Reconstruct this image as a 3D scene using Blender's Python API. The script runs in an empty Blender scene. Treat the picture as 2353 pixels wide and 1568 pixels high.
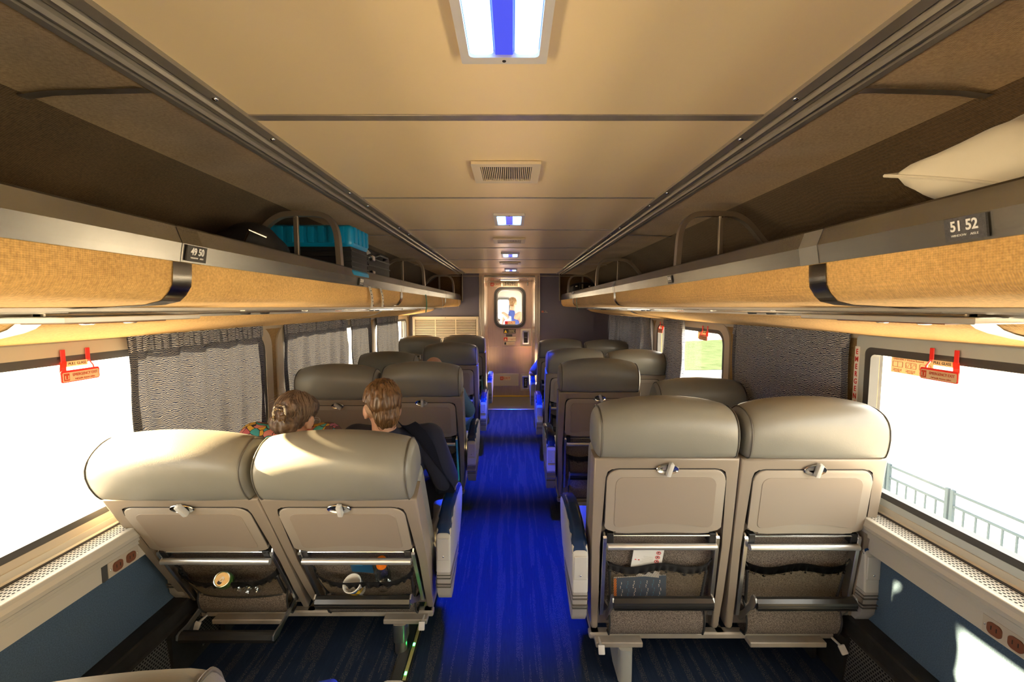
import bpy, bmesh, math, random
import numpy as np
from mathutils import Vector, Matrix, Euler
from mathutils import noise as mnoise
SC = bpy.context.scene
COL = SC.collection
PI = math.pi
R = math.radians
random.seed(7)

# ------------------------------------------------------------------ camera
cam = bpy.data.cameras.new('camera')
cam.sensor_width = 36.0
cam.lens = 15.3
cam.clip_start = 0.02
cam.clip_end = 500
camo = bpy.data.objects.new('camera', cam)
COL.objects.link(camo)
camo.location = (0.015, 0.0, 1.515)
camo.rotation_euler = (R(90) - math.atan(78 / 1000), 0, 0)
SC.camera = camo

# ------------------------------------------------------------------ world, sun, exposure
W = bpy.data.worlds.new('world')
SC.world = W
W.use_nodes = True
wn = W.node_tree.nodes
wl = W.node_tree.links
bg = wn['Background']
bg.inputs['Color'].default_value = (1.0, 0.95, 0.84, 1)
bg.inputs['Strength'].default_value = 5.5

sun = bpy.data.lights.new('sun', 'SUN')
sun.energy = 100.0
sun.color = (1.0, 0.74, 0.40)
sun.angle = R(0.8)
suno = bpy.data.objects.new('sun', sun)
COL.objects.link(suno)
suno.rotation_euler = Vector((0.95, -0.03, -0.27)).to_track_quat('-Z', 'Y').to_euler()

SC.view_settings.view_transform = 'Standard'
SC.view_settings.look = 'None'
SC.view_settings.exposure = 0.98
SC.view_settings.gamma = 1.0
SC.view_settings.use_curve_mapping = False
SC.cycles.max_bounces = 10
SC.cycles.diffuse_bounces = 6
SC.cycles.glossy_bounces = 4
SC.cycles.transparent_max_bounces = 16
SC.cycles.transmission_bounces = 6
SC.cycles.sample_clamp_indirect = 8.0
SC.cycles.use_denoising = True
SC.cycles.caustics_reflective = False
SC.cycles.caustics_refractive = False

# ------------------------------------------------------------------ materials
def _new(name):
    m = bpy.data.materials.new(name)
    m.use_nodes = True
    nt = m.node_tree
    return m, nt, nt.nodes, nt.links, nt.nodes['Principled BSDF']

def mat(name, col, rough=0.5, metal=0.0, var=None, bump=None, spec=0.5, emit=None, estr=0.0, stretch=(1, 1, 1), coat=0.0, sheen=0.0):
    """var=(scale, amount) colour noise; bump=(scale, strength, distance)"""
    m, nt, n, l, p = _new(name)
    p.inputs['Base Color'].default_value = (*col, 1)
    p.inputs['Roughness'].default_value = rough
    p.inputs['Metallic'].default_value = metal
    p.inputs['Specular IOR Level'].default_value = spec
    p.inputs['Coat Weight'].default_value = coat
    p.inputs['Sheen Weight'].default_value = sheen
    if emit:
        p.inputs['Emission Color'].default_value = (*emit, 1)
        p.inputs['Emission Strength'].default_value = estr
    if var or bump:
        tc = n.new('ShaderNodeTexCoord')
        mp = n.new('ShaderNodeMapping')
        mp.inputs['Scale'].default_value = stretch
        l.new(tc.outputs['Object'], mp.inputs['Vector'])
    if var:
        nz = n.new('ShaderNodeTexNoise')
        nz.inputs['Scale'].default_value = var[0]
        nz.inputs['Detail'].default_value = 6
        l.new(mp.outputs['Vector'], nz.inputs['Vector'])
        cr = n.new('ShaderNodeValToRGB')
        a = var[1]
        cr.color_ramp.elements[0].position = 0.3
        cr.color_ramp.elements[1].position = 0.7
        cr.color_ramp.elements[0].color = (*[max(0, c * (1 - a)) for c in col], 1)
        cr.color_ramp.elements[1].color = (*[min(1, c * (1 + a)) for c in col], 1)
        l.new(nz.outputs['Fac'], cr.inputs['Fac'])
        l.new(cr.outputs['Color'], p.inputs['Base Color'])
    if bump:
        nb = n.new('ShaderNodeTexNoise')
        nb.inputs['Scale'].default_value = bump[0]
        nb.inputs['Detail'].default_value = 4 if bump[0] > 20 else 1
        l.new(mp.outputs['Vector'], nb.inputs['Vector'])
        b = n.new('ShaderNodeBump')
        b.inputs['Strength'].default_value = bump[1]
        b.inputs['Distance'].default_value = bump[2] if len(bump) > 2 else 0.002
        l.new(nb.outputs['Fac'], b.inputs['Height'])
        l.new(b.outputs['Normal'], p.inputs['Normal'])
    return m

def mathn(n, l, op, a, b=None, c=None):
    x = n.new('ShaderNodeMath')
    x.operation = op
    for i, v in enumerate((a, b, c)):
        if v is None:
            continue
        if isinstance(v, (int, float)):
            x.inputs[i].default_value = v
        else:
            l.new(v, x.inputs[i])
    return x.outputs[0]

def mat_weave(name, c1, c2, sx, sz, axis_a='Y', axis_b='Z', rough=0.95, bstr=0.6):
    """ribbed woven wall fabric: fine ribs plus speckle"""
    m, nt, n, l, p = _new(name)
    p.inputs['Roughness'].default_value = rough
    p.inputs['Specular IOR Level'].default_value = 0.1
    p.inputs['Sheen Weight'].default_value = 0.15
    tc = n.new('ShaderNodeTexCoord')
    se = n.new('ShaderNodeSeparateXYZ')
    l.new(tc.outputs['Object'], se.inputs[0])
    zz = mathn(n, l, 'ADD', se.outputs['Z'], se.outputs['X'])
    a = mathn(n, l, 'SINE', mathn(n, l, 'MULTIPLY', se.outputs['Y'], sx))
    b = mathn(n, l, 'SINE', mathn(n, l, 'MULTIPLY', zz, sz))
    h = mathn(n, l, 'ADD', a, mathn(n, l, 'MULTIPLY', b, 1.2))
    nz = n.new('ShaderNodeTexNoise')
    nz.inputs['Scale'].default_value = 160
    nz.inputs['Detail'].default_value = 3
    l.new(tc.outputs['Object'], nz.inputs['Vector'])
    nz2 = n.new('ShaderNodeTexNoise')
    nz2.inputs['Scale'].default_value = 3
    nz2.inputs['Detail'].default_value = 5
    l.new(tc.outputs['Object'], nz2.inputs['Vector'])
    f = mathn(n, l, 'ADD', mathn(n, l, 'MULTIPLY', h, 0.03), mathn(n, l, 'ADD', mathn(n, l, 'MULTIPLY', nz.outputs['Fac'], 0.6), mathn(n, l, 'MULTIPLY', nz2.outputs['Fac'], 0.4)))
    cr = n.new('ShaderNodeValToRGB')
    cr.color_ramp.elements[0].position = 0.25
    cr.color_ramp.elements[1].position = 0.72
    cr.color_ramp.elements[0].color = (*c1, 1)
    cr.color_ramp.elements[1].color = (*c2, 1)
    l.new(f, cr.inputs['Fac'])
    l.new(cr.outputs['Color'], p.inputs['Base Color'])
    bp = n.new('ShaderNodeBump')
    bp.inputs['Strength'].default_value = bstr
    bp.inputs['Distance'].default_value = 0.002
    l.new(mathn(n, l, 'ADD', h, mathn(n, l, 'MULTIPLY', nz.outputs['Fac'], 2.0)), bp.inputs['Height'])
    l.new(bp.outputs['Normal'], p.inputs['Normal'])
    return m

def mat_curtain(name, transl=0.42, k=1.0):
    m, nt, n, l, p = _new(name)
    tc = n.new('ShaderNodeTexCoord')
    se = n.new('ShaderNodeSeparateXYZ')
    l.new(tc.outputs['Object'], se.inputs[0])
    nz = n.new('ShaderNodeTexNoise')
    nz.inputs['Scale'].default_value = 45
    nz.inputs['Detail'].default_value = 2
    l.new(tc.outputs['Object'], nz.inputs['Vector'])
    colid = mathn(n, l, 'FLOOR', mathn(n, l, 'MULTIPLY', mathn(n, l, 'ADD', se.outputs['Y'], mathn(n, l, 'MULTIPLY', nz.outputs['Fac'], 0.01)), 26.0))
    off = mathn(n, l, 'FRACT', mathn(n, l, 'MULTIPLY', mathn(n, l, 'SINE', mathn(n, l, 'MULTIPLY', colid, 12.9)), 43.7))
    v = mathn(n, l, 'ADD', mathn(n, l, 'MULTIPLY', se.outputs['Z'], 132.0), mathn(n, l, 'ADD', off, mathn(n, l, 'MULTIPLY', nz.outputs['Fac'], 2.2)))
    fr = mathn(n, l, 'FRACT', v)
    fac = mathn(n, l, 'GREATER_THAN', fr, 0.50)
    row = mathn(n, l, 'FLOOR', v)
    nz3 = n.new('ShaderNodeTexNoise')
    nz3.inputs['Scale'].default_value = 60
    l.new(tc.outputs['Object'], nz3.inputs['Vector'])
    warm = n.new('ShaderNodeMixRGB')
    warm.inputs[1].default_value = (0.25 * k, 0.225 * k, 0.18 * k, 1)
    warm.inputs[2].default_value = (0.17 * k, 0.195 * k, 0.26 * k, 1)
    l.new(nz3.outputs['Fac'], warm.inputs[0])
    mx = n.new('ShaderNodeMixRGB')
    mx.inputs[1].default_value = (0.030, 0.038, 0.075, 1)
    l.new(warm.outputs[0], mx.inputs[2])
    l.new(fac, mx.inputs[0])
    l.new(mx.outputs[0], p.inputs['Base Color'])
    p.inputs['Roughness'].default_value = 0.95
    p.inputs['Specular IOR Level'].default_value = 0.1
    tr = n.new('ShaderNodeBsdfTranslucent')
    l.new(mx.outputs[0], tr.inputs['Color'])
    ms = n.new('ShaderNodeMixShader')
    ms.inputs[0].default_value = transl
    l.new(p.outputs[0], ms.inputs[1])
    l.new(tr.outputs[0], ms.inputs[2])
    l.new(ms.outputs[0], n['Material Output'].inputs['Surface'])
    return m

def mat_carpet(name):
    m, nt, n, l, p = _new(name)
    tc = n.new('ShaderNodeTexCoord')
    mp = n.new('ShaderNodeMapping')
    mp.inputs['Scale'].default_value = (130, 14, 1)
    l.new(tc.outputs['Object'], mp.inputs['Vector'])
    nz = n.new('ShaderNodeTexNoise')
    nz.inputs['Scale'].default_value = 1.0
    nz.inputs['Detail'].default_value = 2
    l.new(mp.outputs[0], nz.inputs['Vector'])
    mp2 = n.new('ShaderNodeMapping')
    mp2.inputs['Scale'].default_value = (26, 1.2, 1)
    l.new(tc.outputs['Object'], mp2.inputs['Vector'])
    nz2 = n.new('ShaderNodeTexNoise')
    nz2.inputs['Scale'].default_value = 1.0
    l.new(mp2.outputs[0], nz2.inputs['Vector'])
    fine = n.new('ShaderNodeTexNoise')
    fine.inputs['Scale'].default_value = 380
    l.new(tc.outputs['Object'], fine.inputs['Vector'])
    base = n.new('ShaderNodeMixRGB')
    base.inputs[1].default_value = (0.005, 0.012, 0.032, 1)
    base.inputs[2].default_value = (0.013, 0.024, 0.050, 1)
    l.new(nz.outputs['Fac'], base.inputs[0])
    speck = mathn(n, l, 'MULTIPLY', mathn(n, l, 'GREATER_THAN', fine.outputs['Fac'], 0.60), mathn(n, l, 'GREATER_THAN', nz2.outputs['Fac'], 0.53))
    sp = n.new('ShaderNodeMixRGB')
    sp.inputs[2].default_value = (0.17, 0.15, 0.11, 1)
    l.new(base.outputs[0], sp.inputs[1])
    l.new(speck, sp.inputs[0])
    l.new(sp.outputs[0], p.inputs['Base Color'])
    p.inputs['Roughness'].default_value = 0.9
    p.inputs['Specular IOR Level'].default_value = 0.2
    bp = n.new('ShaderNodeBump')
    bp.inputs['Strength'].default_value = 0.5
    bp.inputs['Distance'].default_value = 0.003
    l.new(mathn(n, l, 'ADD', nz.outputs['Fac'], mathn(n, l, 'MULTIPLY', fine.outputs['Fac'], 0.6)), bp.inputs['Height'])
    l.new(bp.outputs['Normal'], p.inputs['Normal'])
    return m

def mat_glass(name, tint=(0.97, 0.98, 0.98), refl=0.06):
    m, nt, n, l, p = _new(name)
    n.remove(p)
    t = n.new('ShaderNodeBsdfTransparent')
    t.inputs[0].default_value = (*tint, 1)
    g = n.new('ShaderNodeBsdfGlossy')
    g.inputs['Roughness'].default_value = 0.02
    ms = n.new('ShaderNodeMixShader')
    ms.inputs[0].default_value = refl
    l.new(t.outputs[0], ms.inputs[1])
    l.new(g.outputs[0], ms.inputs[2])
    l.new(ms.outputs[0], n['Material Output'].inputs['Surface'])
    return m

def mat_patch(name, cols, scale=9, rough=0.8):
    """printed cloth: irregular cells of flat colours"""
    m, nt, n, l, p = _new(name)
    tc = n.new('ShaderNodeTexCoord')
    nz = n.new('ShaderNodeTexNoise'); nz.inputs['Scale'].default_value = 8
    l.new(tc.outputs['Object'], nz.inputs['Vector'])
    ad = n.new('ShaderNodeVectorMath'); ad.operation = 'MULTIPLY_ADD'
    ad.inputs[1].default_value = (0.12, 0.12, 0.12)
    l.new(nz.outputs['Color'], ad.inputs[0]); l.new(tc.outputs['Object'], ad.inputs[2])
    v = n.new('ShaderNodeTexVoronoi'); v.inputs['Scale'].default_value = scale
    l.new(ad.outputs[0], v.inputs['Vector'])
    cr = n.new('ShaderNodeValToRGB'); cr.color_ramp.interpolation = 'CONSTANT'
    el = cr.color_ramp.elements
    while len(el) < len(cols): el.new(0.5)
    for i, c in enumerate(cols):
        el[i].position = i / len(cols); el[i].color = (*c, 1)
    l.new(v.outputs['Color'], cr.inputs['Fac'])
    d = n.new('ShaderNodeTexVoronoi'); d.feature = 'DISTANCE_TO_EDGE'; d.inputs['Scale'].default_value = scale
    l.new(ad.outputs[0], d.inputs['Vector'])
    e = mathn(n, l, 'LESS_THAN', d.outputs['Distance'], 0.04)
    mx = n.new('ShaderNodeMixRGB'); mx.inputs[2].default_value = (0.03, 0.02, 0.03, 1)
    l.new(e, mx.inputs[0]); l.new(cr.outputs[0], mx.inputs[1]); l.new(mx.outputs[0], p.inputs['Base Color'])
    p.inputs['Roughness'].default_value = rough
    return m

M = {}
M['leather'] = mat('leather', (0.20, 0.192, 0.163), 0.38, bump=(260, 0.18, 0.001), var=(5, 0.05))
M['piping'] = mat('piping', (0.09, 0.08, 0.065), 0.5)
M['shell'] = mat('seat_shell_plastic', (0.275, 0.222, 0.168), 0.34, bump=(500, 0.05, 0.0005), var=(4, 0.04))
M['tray'] = mat('tray_plastic', (0.34, 0.285, 0.222), 0.40, bump=(700, 0.06, 0.0005))
M['tray_inlay'] = mat('tray_inlay_plastic', (0.31, 0.248, 0.188), 0.48, bump=(700, 0.08, 0.0005))
M['white_plastic'] = mat('white_plastic', (0.55, 0.53, 0.48), 0.35)
M['armrest_shell'] = mat('armrest_shell', (0.50, 0.48, 0.43), 0.38, bump=(500, 0.05, 0.0005))
M['armrest_pad'] = mat('armrest_pad', (0.015, 0.055, 0.17), 0.25, coat=0.4)
M['shroud'] = mat('shroud', (0.36, 0.33, 0.29), 0.5)
M['chrome'] = mat('chrome', (0.78, 0.77, 0.74), 0.18, 1.0)
M['alu'] = mat('brushed_aluminium', (0.62, 0.61, 0.58), 0.32, 1.0, bump=(40, 0.1, 0.001), stretch=(1, 1, 12))
M['silver'] = mat('satin_silver', (0.70, 0.69, 0.66), 0.3, 0.75)
M['rail_metal'] = mat('anodised_rail', (0.30, 0.26, 0.205), 0.38, 0.35)
M['lip'] = mat('polished_lip', (0.60, 0.585, 0.55), 0.27, 1.0, var=(7, 0.10), bump=(5, 0.35, 0.006), stretch=(1, 0.6, 1))
M['hoop'] = mat('bronze_hoop', (0.40, 0.33, 0.26), 0.38, 0.8)
M['strap'] = mat('steel_strap', (0.50, 0.48, 0.45), 0.2, 1.0)
M['black'] = mat('black_plastic', (0.012, 0.012, 0.013), 0.4)
M['black_rubber'] = mat('black_rubber', (0.02, 0.02, 0.02), 0.45)
M['bar'] = mat('black_ribbed_bar', (0.018, 0.017, 0.016), 0.32, coat=0.1)
M['band'] = mat('black_pocket_cloth', (0.02, 0.018, 0.018), 0.75, bump=(90, 0.4, 0.003))
M['net'] = mat('pocket_net', (0.16, 0.12, 0.07), 0.6)
M['tweed'] = mat('tweed_carpet', (0.175, 0.142, 0.115), 0.95, var=(300, 0.75), bump=(190, 0.8, 0.003), spec=0.1)
M['frame_beige'] = mat('seat_frame_paint', (0.34, 0.30, 0.25), 0.45, 0.2, var=(9, 0.15))
M['pedestal'] = mat('pedestal_paint', (0.42, 0.42, 0.38), 0.4, 0.3, var=(6, 0.06))
M['dark_metal'] = mat('dark_metal', (0.045, 0.042, 0.038), 0.38, 0.6, var=(14, 0.3))
M['mesh_metal'] = mat('mesh_metal', (0.16, 0.15, 0.135), 0.4, 0.6)
M['void'] = mat('cavity_shade', (0.006, 0.006, 0.006), 0.9)  # near-black that stands in for shade inside hollow parts
M['blue_wall'] = mat('blue_wall_felt', (0.065, 0.10, 0.145), 0.9, var=(260, 0.22), bump=(260, 0.5, 0.002), spec=0.15)
M['sill'] = mat('sill_paint', (0.50, 0.46, 0.38), 0.4)
M['perf'] = mat('perforated_sill', (0.50, 0.48, 0.42), 0.4)
M['trim'] = mat('window_trim_cream', (0.46, 0.40, 0.31), 0.38, bump=(200, 0.05, 0.001))
M['gasket'] = mat('window_gasket', (0.055, 0.055, 0.055), 0.45)
M['post_strip'] = mat('window_post_strip', (0.42, 0.46, 0.46), 0.4)
M['pillar'] = mat_weave('pillar_fabric', (0.17, 0.10, 0.04), (0.40, 0.26, 0.11), 900, 900, bstr=0.3)
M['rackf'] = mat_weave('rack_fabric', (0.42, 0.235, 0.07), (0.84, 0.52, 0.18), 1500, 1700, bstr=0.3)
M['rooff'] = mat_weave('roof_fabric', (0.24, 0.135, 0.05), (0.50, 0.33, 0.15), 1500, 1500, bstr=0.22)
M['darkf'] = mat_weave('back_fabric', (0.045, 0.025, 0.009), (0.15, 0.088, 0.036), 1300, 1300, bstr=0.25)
M['ceil'] = mat('ceiling_laminate', (0.93, 0.72, 0.41), 0.30, var=(2.2, 0.03), bump=(3, 0.04, 0.01), spec=0.45)
M['ceil_trim'] = mat('ceiling_trim', (0.46, 0.40, 0.33), 0.3, 0.6, var=(18, 0.12))
M['groove'] = mat('groove_dark', (0.02, 0.015, 0.012), 0.6)
M['lamp_frame'] = mat('lamp_frame', (0.66, 0.62, 0.58), 0.4)
M['tube'] = mat('lamp_tube', (0.6, 0.75, 1.0), 0.3, emit=(0.32, 0.58, 1.0), estr=2.2)
M['lamp_mid'] = mat('lamp_reflector', (0.10, 0.12, 0.55), 0.3, emit=(0.02, 0.05, 1.0), estr=0.35)
_m, _nt, _n, _l, _p = _new('translucent_film')
_p.inputs['Base Color'].default_value = (0.85, 0.72, 0.46, 1)
_t = _n.new('ShaderNodeBsdfTranslucent'); _t.inputs[0].default_value = (0.80, 0.66, 0.42, 1)
_x = _n.new('ShaderNodeMixShader'); _x.inputs[0].default_value = 0.32
_l.new(_p.outputs[0], _x.inputs[1]); _l.new(_t.outputs[0], _x.inputs[2]); _l.new(_x.outputs[0], _n['Material Output'].inputs['Surface'])
M['film'] = _m
M['lens'] = mat_glass('lamp_lens', (0.85, 0.9, 1.0), 0.05)
M['vent'] = mat('vent_cream', (0.72, 0.60, 0.42), 0.4)
M['partition'] = mat('partition_slate', (0.125, 0.115, 0.15), 0.40, var=(3, 0.05), bump=(400, 0.08, 0.0006))
M['grille'] = mat('grille_cream', (0.70, 0.60, 0.45), 0.4)
M['door_steel'] = mat('door_steel', (0.60, 0.44, 0.34), 0.28, 0.85, var=(6, 0.06), bump=(14, 0.08, 0.002), stretch=(6, 1, 0.6))
M['frame_steel'] = mat('frame_steel', (0.66, 0.56, 0.46), 0.25, 0.9)
M['plate'] = mat('kick_plate', (0.60, 0.53, 0.43), 0.35, 0.2)
M['red'] = mat('sign_red', (0.62, 0.02, 0.02), 0.5)
M['handle_red'] = mat('handle_red', (0.85, 0.03, 0.02), 0.35)
M['sign_cream'] = mat('sign_cream', (0.80, 0.66, 0.42), 0.5)
M['sign_text_red'] = mat('sign_text_red', (0.55, 0.06, 0.02), 0.5)
M['ink'] = mat('ink', (0.02, 0.02, 0.02), 0.5)
M['yellow'] = mat('sign_yellow', (0.75, 0.48, 0.03), 0.5)
M['white'] = mat('white_print', (0.80, 0.78, 0.74), 0.5)
M['paper'] = mat('paper', (0.80, 0.77, 0.70), 0.7)
M['faint'] = mat('faint_print', (0.62, 0.20, 0.12), 0.7)
M['greytext'] = mat('grey_print', (0.50, 0.46, 0.40), 0.7)
M['bookblue'] = mat('booklet_blue', (0.015, 0.09, 0.20), 0.4)
M['skyblue'] = mat('print_sky_blue', (0.02, 0.25, 0.45), 0.4)
M['orange'] = mat('orange_plastic', (0.95, 0.24, 0.015), 0.35)
M['clear'] = mat_glass('clear_plastic', (0.80, 0.84, 0.84), 0.24)
M['cangreen'] = mat('can_green', (0.10, 0.25, 0.04), 0.3, 0.4, var=(40, 0.7))
M['greentag'] = mat('green_tag', (0.12, 0.36, 0.20), 0.6)
M['carpet'] = mat_carpet('aisle_carpet')
M['mat'] = mat('vestibule_mat', (0.075, 0.07, 0.07), 0.5, var=(300, 0.3), bump=(300, 0.3, 0.002))
M['curtain'] = mat_curtain('curtain_cloth', 0.040)
M['curtain_dense_lit'] = mat_curtain('curtain_cloth_dense_lit', 0.02, 2.3)  # same cloth, less translucent, print lightened so it looks lit
M['hem'] = mat_curtain('curtain_hem', 0.01)
M['glass'] = mat_glass('window_glass')
M['case_blue'] = mat('suitcase_blue', (0.0, 0.22, 0.46), 0.35)
M['case_black'] = mat('suitcase_black_cloth', (0.012, 0.011, 0.011), 0.6, bump=(200, 0.3, 0.001))
M['pillow'] = mat('pillow_cotton', (0.78, 0.70, 0.55), 0.9, bump=(6, 0.3, 0.01), sheen=0.3)
M['skin'] = mat('skin', (0.58, 0.33, 0.23), 0.5, var=(30, 0.08))
M['skin'].node_tree.nodes['Principled BSDF'].inputs['Subsurface Weight'].default_value = 0.15
M['skin'].node_tree.nodes['Principled BSDF'].inputs['Subsurface Radius'].default_value = (0.02, 0.008, 0.004)
M['stubble'] = mat('shaved_hair', (0.42, 0.27, 0.17), 0.7, var=(220, 0.25))
M['hair_brown'] = mat('hair_brown', (0.10, 0.048, 0.018), 0.42, var=(9, 0.55), bump=(9, 0.7, 0.004), stretch=(9, 9, 1))
M['hair_light'] = mat('hair_light', (0.20, 0.11, 0.045), 0.4)
M['hair_grey'] = mat('hair_ash', (0.13, 0.085, 0.06), 0.42, var=(8, 0.5), bump=(8, 0.7, 0.004), stretch=(2, 9, 8))
M['hair_grey_light'] = mat('hair_ash_light', (0.24, 0.17, 0.12), 0.4)
M['navy'] = mat('navy_cloth', (0.010, 0.014, 0.038), 0.85, bump=(300, 0.3, 0.001), sheen=0.05)
M['jeans'] = mat('denim', (0.06, 0.13, 0.24), 0.9, var=(200, 0.2))
M['grey_cloth'] = mat('grey_cloth', (0.15, 0.15, 0.155), 0.9)
M['tank'] = mat('blue_tank_top', (0.05, 0.09, 0.38), 0.8)
M['floral'] = mat_patch('floral_shirt', [(0.55, 0.30, 0.04), (0.45, 0.10, 0.13), (0.05, 0.35, 0.38), (0.60, 0.22, 0.20), (0.10, 0.05, 0.05), (0.58, 0.36, 0.05), (0.35, 0.12, 0.20)], 30)
M['floral2'] = M['floral']
M['snack'] = mat_patch('snack_wrapper', [(0.7, 0.02, 0.08), (0.8, 0.5, 0.02), (0.02, 0.15, 0.55), (0.75, 0.72, 0.7)], 16, 0.3)
M['eye'] = mat('eye', (0.8, 0.8, 0.78), 0.2)
M['clip'] = mat_patch('tortoise_clip', [(0.45, 0.33, 0.16), (0.75, 0.70, 0.58), (0.12, 0.07, 0.03)], 60, 0.25)
M['led'] = mat('green_led', (0.1, 0.9, 0.2), 0.3, emit=(0.05, 1.0, 0.18), estr=9.0)
M['glowstrip'] = mat('floor_light_strip', (0.36, 0.34, 0.12), 0.4)
M['outlet'] = mat('outlet_brown', (0.17, 0.06, 0.03), 0.4)
M['concrete'] = mat('pavement', (0.58, 0.55, 0.50), 0.9, spec=0.0, var=(0.5, 0.12))
M['road'] = mat('road', (0.032, 0.027, 0.025), 0.9, spec=0.0, var=(0.4, 0.12))
M['grass'] = mat('grass', (0.036, 0.052, 0.030), 0.95, spec=0.0, var=(1.2, 0.25))
M['fence'] = mat('fence_paint', (0.055, 0.075, 0.088), 0.6, spec=0.0)
M['hall'] = mat('building_wall', (0.22, 0.22, 0.21), 0.9, spec=0.0)
M['nextwall'] = mat('vestibule_wall', (0.42, 0.41, 0.40), 0.5)
M['nextdark'] = mat('vestibule_dark', (0.35, 0.33, 0.31), 0.5)

# ------------------------------------------------------------------ helpers
def link(o, parent=None):
    COL.objects.link(o)
    if parent is not None:
        o.parent = parent
    return o

def tag(o, label=None, cat=None, group=None, kind=None):
    if label: o['label'] = label
    if cat: o['category'] = cat
    if group: o['group'] = group
    if kind: o['kind'] = kind
    return o

def empty(name, loc=(0, 0, 0), parent=None):
    o = bpy.data.objects.new(name, None)
    o.empty_display_size = 0.05
    o.location = loc
    return link(o, parent)

def mesh_of(bm, name, m, smooth=False, sharp=35):
    me = bpy.data.meshes.new(name)
    bmesh.ops.recalc_face_normals(bm, faces=bm.faces[:])
    bm.to_mesh(me)
    bm.free()
    if m is not None:
        for mm in (m if isinstance(m, (list, tuple)) else [m]):
            me.materials.append(mm)
    if smooth:
        me.shade_smooth()
        if sharp:
            me.set_sharp_from_angle(angle=R(sharp))
    return me

def inst(name, me, parent=None, loc=(0, 0, 0), rot=(0, 0, 0)):
    o = bpy.data.objects.new(name, me)
    o.location = loc
    o.rotation_euler = rot
    return link(o, parent)

def obj(name, bm, m, parent=None, smooth=False, sharp=35):
    return inst(name, mesh_of(bm, name, m, smooth, sharp), parent)

def NB():
    return bmesh.new()

def box(bm, x0, x1, y0, y1, z0, z1, bev=0.0, seg=2, mx=None):
    g = bmesh.ops.create_cube(bm, size=1.0)
    vs = g['verts']
    bmesh.ops.scale(bm, vec=(abs(x1 - x0), abs(y1 - y0), abs(z1 - z0)), verts=vs)
    bmesh.ops.translate(bm, vec=((x0 + x1) / 2, (y0 + y1) / 2, (z0 + z1) / 2), verts=vs)
    if bev:
        es = list({e for v in vs for e in v.link_edges})
        r = bmesh.ops.bevel(bm, geom=es, offset=bev, segments=seg, profile=0.6, affect='EDGES')
        vs = list({v for f in r['faces'] for v in f.verts} | {v for v in vs if v.is_valid})
    if mx is not None:
        bmesh.ops.transform(bm, matrix=mx, verts=vs)
    return vs

def slab(bm, pts, axis, d0, d1, bev=0.0, seg=2, both=True):
    """extrude a polygon. axis 'x': pts=(y,z); 'y': pts=(x,z); 'z': pts=(x,y)"""
    def P(a, b, d):
        return {'x': (d, a, b), 'y': (a, d, b), 'z': (a, b, d)}[axis]
    v0 = [bm.verts.new(P(a, b, d0)) for a, b in pts]
    v1 = [bm.verts.new(P(a, b, d1)) for a, b in pts]
    n = len(pts)
    fs = [bm.faces.new(v0), bm.faces.new(v1)]
    for i in range(n):
        fs.append(bm.faces.new((v0[i], v0[(i + 1) % n], v1[(i + 1) % n], v1[i])))
    if bev:
        es = set(fs[0].edges)
        if both: es |= set(fs[1].edges)
        bmesh.ops.bevel(bm, geom=list(es), offset=bev, segments=seg, profile=0.6, affect='EDGES')
    return v0 + v1

def rrect(x0, x1, z0, z1, r, n=5, corners=(1, 1, 1, 1)):
    """counter-clockwise from bottom-left; corners bl, br, tr, tl"""
    pts = []
    cs = [(x0, z0, 180, corners[0]), (x1, z0, 270, corners[1]), (x1, z1, 0, corners[2]), (x0, z1, 90, corners[3])]
    for (x, z, a0, c) in cs:
        rr = r * c
        cx = x + (rr if x == x0 else -rr)
        cz = z + (rr if z == z0 else -rr)
        for k in range(n + 1):
            a = R(a0 + 90 * k / n)
            pts.append((cx + rr * math.cos(a), cz + rr * math.sin(a)))
    return pts

def ring(bm, outer, inner, axis, d0, d1):
    def P(a, b, d):
        return {'x': (d, a, b), 'y': (a, d, b), 'z': (a, b, d)}[axis]
    n = len(outer)
    L = [[bm.verts.new(P(a, b, d)) for a, b in pts] for pts, d in ((outer, d0), (inner, d0), (inner, d1), (outer, d1))]
    for k in range(4):
        A, B = L[k], L[(k + 1) % 4]
        for i in range(n):
            j = (i + 1) % n
            try: bm.faces.new((A[i], A[j], B[j], B[i]))
            except ValueError: pass

def tube(bm, pts, r, n=8, closed=False, caps=True, rect=None):
    """sweep a circle (or rect=(w,h)) along pts. r number or list"""
    P = [Vector(p) for p in pts]
    m = len(P)
    rs = r if isinstance(r, (list, tuple)) else [r] * m
    loops = []
    prev = None
    for i in range(m):
        if closed:
            t = P[(i + 1) % m] - P[i - 1]
        else:
            t = P[min(i + 1, m - 1)] - P[max(i - 1, 0)]
        t.normalize()
        if prev is None:
            a = Vector((0, 0, 1)) if abs(t.z) < 0.9 else Vector((1, 0, 0))
            u = t.cross(a).normalized()
        else:
            u = (prev - t * prev.dot(t)).normalized()
        prev = u
        w = t.cross(u)
        if rect:
            cs = [(-rect[0] / 2, -rect[1] / 2), (rect[0] / 2, -rect[1] / 2), (rect[0] / 2, rect[1] / 2), (-rect[0] / 2, rect[1] / 2)]
            loops.append([bm.verts.new(P[i] + u * a_ + w * b_) for a_, b_ in cs])
        else:
            loops.append([bm.verts.new(P[i] + (u * math.cos(2 * PI * k / n) + w * math.sin(2 * PI * k / n)) * rs[i]) for k in range(n)])
    nn = len(loops[0])
    for i in range(m if closed else m - 1):
        A, B = loops[i], loops[(i + 1) % m]
        for k in range(nn):
            bm.faces.new((A[k], A[(k + 1) % nn], B[(k + 1) % nn], B[k]))
    if caps and not closed:
        bm.faces.new(loops[0]); bm.faces.new(loops[-1])

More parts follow.
